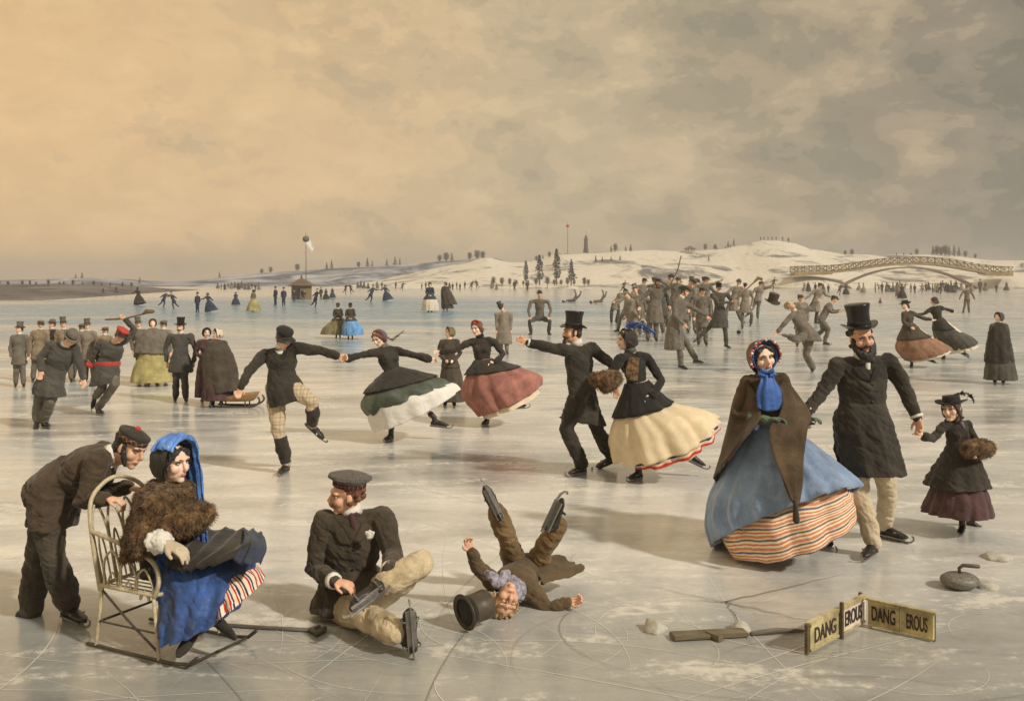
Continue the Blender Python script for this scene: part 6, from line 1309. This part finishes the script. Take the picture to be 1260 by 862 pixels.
box(bm, (a_+b_)/2+V((0,0,.018)), d*(b_-a_).length/2, n*.05, V((0,0,.014))); bmesh.ops.bevel(bm, geom=bm.edges[:], offset=.006, segments=2, affect='EDGES')
lone('plank', bm, wood('wet_plank', C(112,102,80)), 'grey weathered plank lying on the ice left of the warning boards', 'plank', (a_+b_)/2, shade=False)
bm = NB(); box(bm, G(872,783)+V((0,-.05,.02)), d*.02, n*.05, V((0,0,.018))); bmesh.ops.rotate(bm, verts=bm.verts, cent=G(872,783), matrix=Matrix.Rotation(.5, 3, 'Z')); lone('wooden_block', bm, wood('wet_plank', C(112,102,80)), 'short wooden block resting in front of the middle of the plank', 'block', G(872,783), shade=False)
a_, b_ = G(925,782), G(988,778); d = (b_-a_).normalized(); bm = NB(); tube(bm, [a_+V((0,0,.015)), (a_+b_)/2+V((0,.01,.02)), b_+V((0,0,.012))], [.014,.018,.010], 8); lone('branch', bm, wood('grey_wood', C(104,96,82)), 'dark thin branch lying between the plank and the warning board', 'branch', a_)
# --- curling stone
c = G(1181,723); R_ = thing('curling_stone', 'round dark granite curling stone with iron handle at the right edge', 'curling stone', c)
bm = NB(); X_, Y_ = V((.94,0,0)), V((0,.84,0)); lathe(bm, c, X_, Y_, V((0,0,.95)), [(.06,.004),(.10,.012),(.132,.04),(.138,.058),(.132,.076),(.10,.098),(.05,.106),(.01,.107)], 40); part('stone', bm, glossy('granite', C(112,107,98), .5, 0, var=.5, scale=60), R_)
bm = NB(); tube(bm, [c+V((-.0,0,.10)), c+V((-.005,0,.135)), c+V((.02,0,.155)), c+V((.12,-.01,.150))], [.012,.012,.013,.014], 8); part('handle', bm, DARKIRON, R_)
# --- basket sledge behind the cloaked woman
c = G(291,500); R_ = thing('sledge', 'low curved basket sledge behind the woman in the long cloak', 'sledge', c); bm = NB()
solid(bm, [(c+V((-.02,0,.10)), V((.30,0,0)), V((0,.14,0))), (c+V((0,0,.13)), V((.34,0,.03)), V((0,.17,0))), (c+V((.02,0,.20)), V((.37,0,.05)), V((0,.19,0)))], 28, 6); part('basket', bm, fab('wicker', C(150,116,78), var=.4, scale=60, bump=.6), R_)
for q in (-1, 1): bm = NB(); tube(bm, resample([c+V((-.34,q*.15,.02)), c+V((.0,q*.15,.015)), c+V((.30,q*.15,.02)), c+V((.42,q*.15,.10)), c+V((.40,q*.15,.17))], 16), .016, 8); part('runner', bm, DARKIRON, R_)
bm = NB(); 
for x in (-.22, .18):
    for q in (-1, 1): tube(bm, [c+V((x,q*.15,.02)), c+V((x,q*.12,.13))], .012, 6)
part('strut', bm, DARKIRON, R_)
# ================================================================ hut, poles, tower, bridge
d = gd(368); c = G(371,368); k = d/FPX; R_ = thing('hut', 'small eight sided wooden hut with pointed roof on the far ice', 'hut', c)
HW = wood('hut_boards', C(134,112,82)); HR = fab('hut_roof', C(104,84,64), var=.3, scale=6)
bm = NB(); lathe(bm, c, V((1,0,0)), V((0,1,0)), V((0,0,1)), [(12.5*k,0),(12.5*k,17*k)], 8); part('wall', bm, HW, R_, shade=False)
bm = NB(); lathe(bm, c+V((0,0,17*k)), V((1,0,0)), V((0,1,0)), V((0,0,1)), [(17*k,-.6*k),(17.2*k,0),(9*k,5*k),(2*k,8.4*k),(.2*k,8.8*k)], 8); ro = part('roof', bm, HR, R_, shade=False)
bm = NB(); lathe(bm, c+V((0,0,25*k)), V((1,0,0)), V((0,1,0)), V((0,0,1)), [(1.2*k,0),(1.2*k,4*k),(.3*k,6*k)], 8); part('finial', bm, HW, R_, parent=ro)
for x in (-7.0, 4.5): bm = NB(); box(bm, c+V((x*k,-11.9*k,8*k)), V((2.0*k,0,0)), V((0,.5*k,0)), V((0,0,3*k))); part('window', bm, fab('dark_opening', C(58,52,46)), R_, shade=False)
bm = NB(); box(bm, c+V((-.8*k,-12.3*k,6.5*k)), V((2.0*k,0,0)), V((0,.5*k,0)), V((0,0,6.5*k))); part('door', bm, fab('dark_opening', C(58,52,46)), R_, shade=False)
def pole(label, px, foot_z, d, top_py, r, ball_r, ballm, flag=None, ball_py=None):
    x = (px-CX)*d/FPX; zt = CH-(top_py-HY)*d/FPX; R_ = thing('signal_pole', label, 'pole', V((x,d,foot_z)))
    bm = NB(); tube(bm, [(x,d,foot_z-.3), (x,d,(foot_z+zt)/2), (x,d,zt)], [r,r*.8,r*.5], 8); part('mast', bm, wood('pole_wood', C(110,98,80)), R_)
    zb = CH-((ball_py or top_py)-HY)*d/FPX; bm = NB(); ball(bm, (x,d-.0,zb), ball_r, 3); part('ball', bm, ballm, R_)
    bm = NB(); tube(bm, [(x,d,zt),(x,d,zt+r*6)], r*.5, 6); part('finial', bm, RED, R_)
    if flag:
        bm = NB(); q = [[V((x+(a-px)*d/FPX, d+dy, CH-(b-HY)*d/FPX)) for a, b, dy in row] for row in flag]; patch(bm, q, 10, 10, .05, .06); part('flag', bm, WHITE, R_)
pole('tall thin mast beside the hut with grey ball and white swallow tailed flag', 376.5, 0, gd(366), 289, .06, .42, GREYW, [[(374,293,-.3),(379,291,.2)],[(377,300,-.2),(382,297,.3)],[(381,307,0),(384,303,.2)],[(384,310,-.2),(386,305,.2)]], 294)
pole('thin mast on the hill crest carrying a red ball', 698.5, CH-(312-HY)*360/FPX-.5, 360, 275, .12, .62, RED, None, 278)
x = (721-CX)*360/FPX; zf = CH-(309.5-HY)*360/FPX-.4; k = 360/FPX; c = V((x,360,zf)); R_ = thing('lookout_tower', 'dark narrow lookout tower with small pale flag on the hill crest', 'tower', c)
bm = NB(); lathe(bm, c, V((1,0,0)), V((0,1,0)), V((0,0,1)), [(3.6*k,0),(2.6*k,7*k),(2.2*k,14*k),(2.2*k,16*k)], 8); part('shaft', bm, fab('dark_stone', C(84,78,70), var=.4, scale=1), R_, shade=False)
bm = NB(); lathe(bm, c+V((0,0,16*k)), V((1,0,0)), V((0,1,0)), V((0,0,1)), [(2.9*k,0),(2.9*k,1.2*k),(1.5*k,1.3*k),(1.5*k,4*k),(.2*k,6*k)], 8); part('lantern', bm, fab('dark_stone', C(84,78,70)), R_, shade=False)
bm = NB(); tube(bm, [c+V((0,0,20*k)), c+V((0,0,28*k))], .15*k, 6); part('flagstaff', bm, POST, R_)
bm = NB(); patch(bm, [[c+V((0,0,28*k)), c+V((2*k,0,28*k)), c+V((4*k,0,27.4*k))],[c+V((0,0,26*k)), c+V((2*k,0,25.6*k)), c+V((4*k,0,25.4*k))]], 6, 4, .05, .05); part('flag', bm, CREAM, R_)
x = (849-CX)*360/FPX; zf = CH-(308-HY)*360/FPX-.3; c = V((x,360,zf)); R_ = thing('summer_house', 'tiny open summer house with broad roof on the hill crest', 'pavilion', c)
bm = NB(); lathe(bm, c+V((0,0,3*k)), V((1,0,0)), V((0,1,0)), V((0,0,1)), [(8*k,-.3*k),(8.2*k,0),(3*k,2.4*k),(.5*k,3.8*k)], 8); part('roof', bm, HR, R_, shade=False)
for i in range(6): a = i*math.pi/3; bm = NB(); tube(bm, [c+V((5.5*k*math.cos(a),5.5*k*math.sin(a),-.5)), c+V((5.5*k*math.cos(a),5.5*k*math.sin(a),3*k))], .5*k, 6); part('post', bm, POST, R_)
# long low bridge with lattice rail
D_ = 250; k = D_/FPX; dk_ = [(880,338),(930,337),(985,335),(1030,333.5),(1055,330),(1085,325.5),(1120,323),(1150,324),(1175,327.5),(1200,332.5),(1225,335.5),(1290,336)]
def bz(px): return CH-(float(np.interp(px, [q[0] for q in dk_], [q[1] for q in dk_]))-HY)*k
R_ = thing('footbridge', 'long low arched footbridge with lattice railing across the right of the pond', 'bridge', V(((1110-CX)*k, D_, 0)))
BST = fab('bridge_wood', C(150,128,88), var=.3, scale=1.2); BR2 = fab('bridge_rail', C(128,106,70), var=.3, scale=2)
arch = lambda px: max(.2, (1-((px-1115)/92)**2))
xs = [975+3.0*i for i in range(90)]
def smooth_z(px): return sum(bz(px+o) for o in (-12,-6,0,6,12))/5
bm = NB(); rings = []
for px in xs:
    t = smooth_z(px); lo = t-.45; y0, y1 = D_-2, D_+2; X_ = (px-CX)*k
    if px < 1022 or px > 1207: lo = min(lo, t-.8)
    rings.append([V((X_,y0,lo)), V((X_,y0,t)), V((X_,y1,t)), V((X_,y1,lo))])
_rings(bm, rings); part('deck', bm, BST, R_, shade=False)
for side in (-1, 1):
    bm = NB(); y_ = D_+side*1.9
    for i, px in enumerate(xs[:-1]):
        p0, p1 = V(((px-CX)*k, y_, smooth_z(px))), V(((xs[i+1]-CX)*k, y_, smooth_z(xs[i+1])))
        for z_ in (.15, 1.5): tube(bm, [p0+V((0,0,z_)), p1+V((0,0,z_))], .09, 4, round_ends=False)
        if i % 3: continue
        p1 = V(((xs[min(i+3, len(xs)-1)]-CX)*k, y_, smooth_z(xs[min(i+3, len(xs)-1)])))
        tube(bm, [p0+V((0,0,.15)), p1+V((0,0,1.5))], .085, 4, round_ends=False); tube(bm, [p0+V((0,0,1.5)), p1+V((0,0,.15))], .085, 4, round_ends=False); tube(bm, [p0, p0+V((0,0,1.7))], .11, 4, round_ends=False)
    part('railing', bm, BR2, R_, shade=False)
bm = NB(); rings = []
for i in range(41):                                           # arch rib under the span
    px = 1030+4.3*i; X_ = (px-CX)*k; t = min(smooth_z(px)-.5, .2+(smooth_z(1115)-1.2)*(1-((px-1116)/86)**2)); rings.append([V((X_,D_-1.6,t-.3)), V((X_,D_-1.6,t)), V((X_,D_+1.6,t)), V((X_,D_+1.6,t-.3))])
_rings(bm, rings); part('arch', bm, BR2, R_, shade=False)
SHORE = groundmat('bridge_bank', C(214,206,188), C(150,144,132), .34, .48, .3)
def mound(px0, px1, z_, d, dep, name='bank'):
    bm = NB(); a, b_ = (px0-CX)*d/FPX, (px1-CX)*d/FPX; c = V(((a+b_)/2, d, 0)); lathe(bm, c, V(((b_-a)/2,0,0)), V((0,dep,0)), V((0,0,1)), [(1,-.3),(.93,z_*.25),(.75,z_*.7),(.45,z_*.95),(.15,z_*1.02),(.01,z_*1.03)], 48)
    for v in bm.verts: v.co += V((0,0,1))*noise.noise(v.co*.12)*.5*(v.co.z > .3)
    tag(obj(name, bm, SHORE), kind='structure')
mound(930,1048,3.3,257,10); mound(1188,1330,3.2,257,10)
# far shore bank with the poplars
mound(596,720,.7,262,6)
sc.collection.children.link(COL)
bpy.data.objects.remove(CREASE)
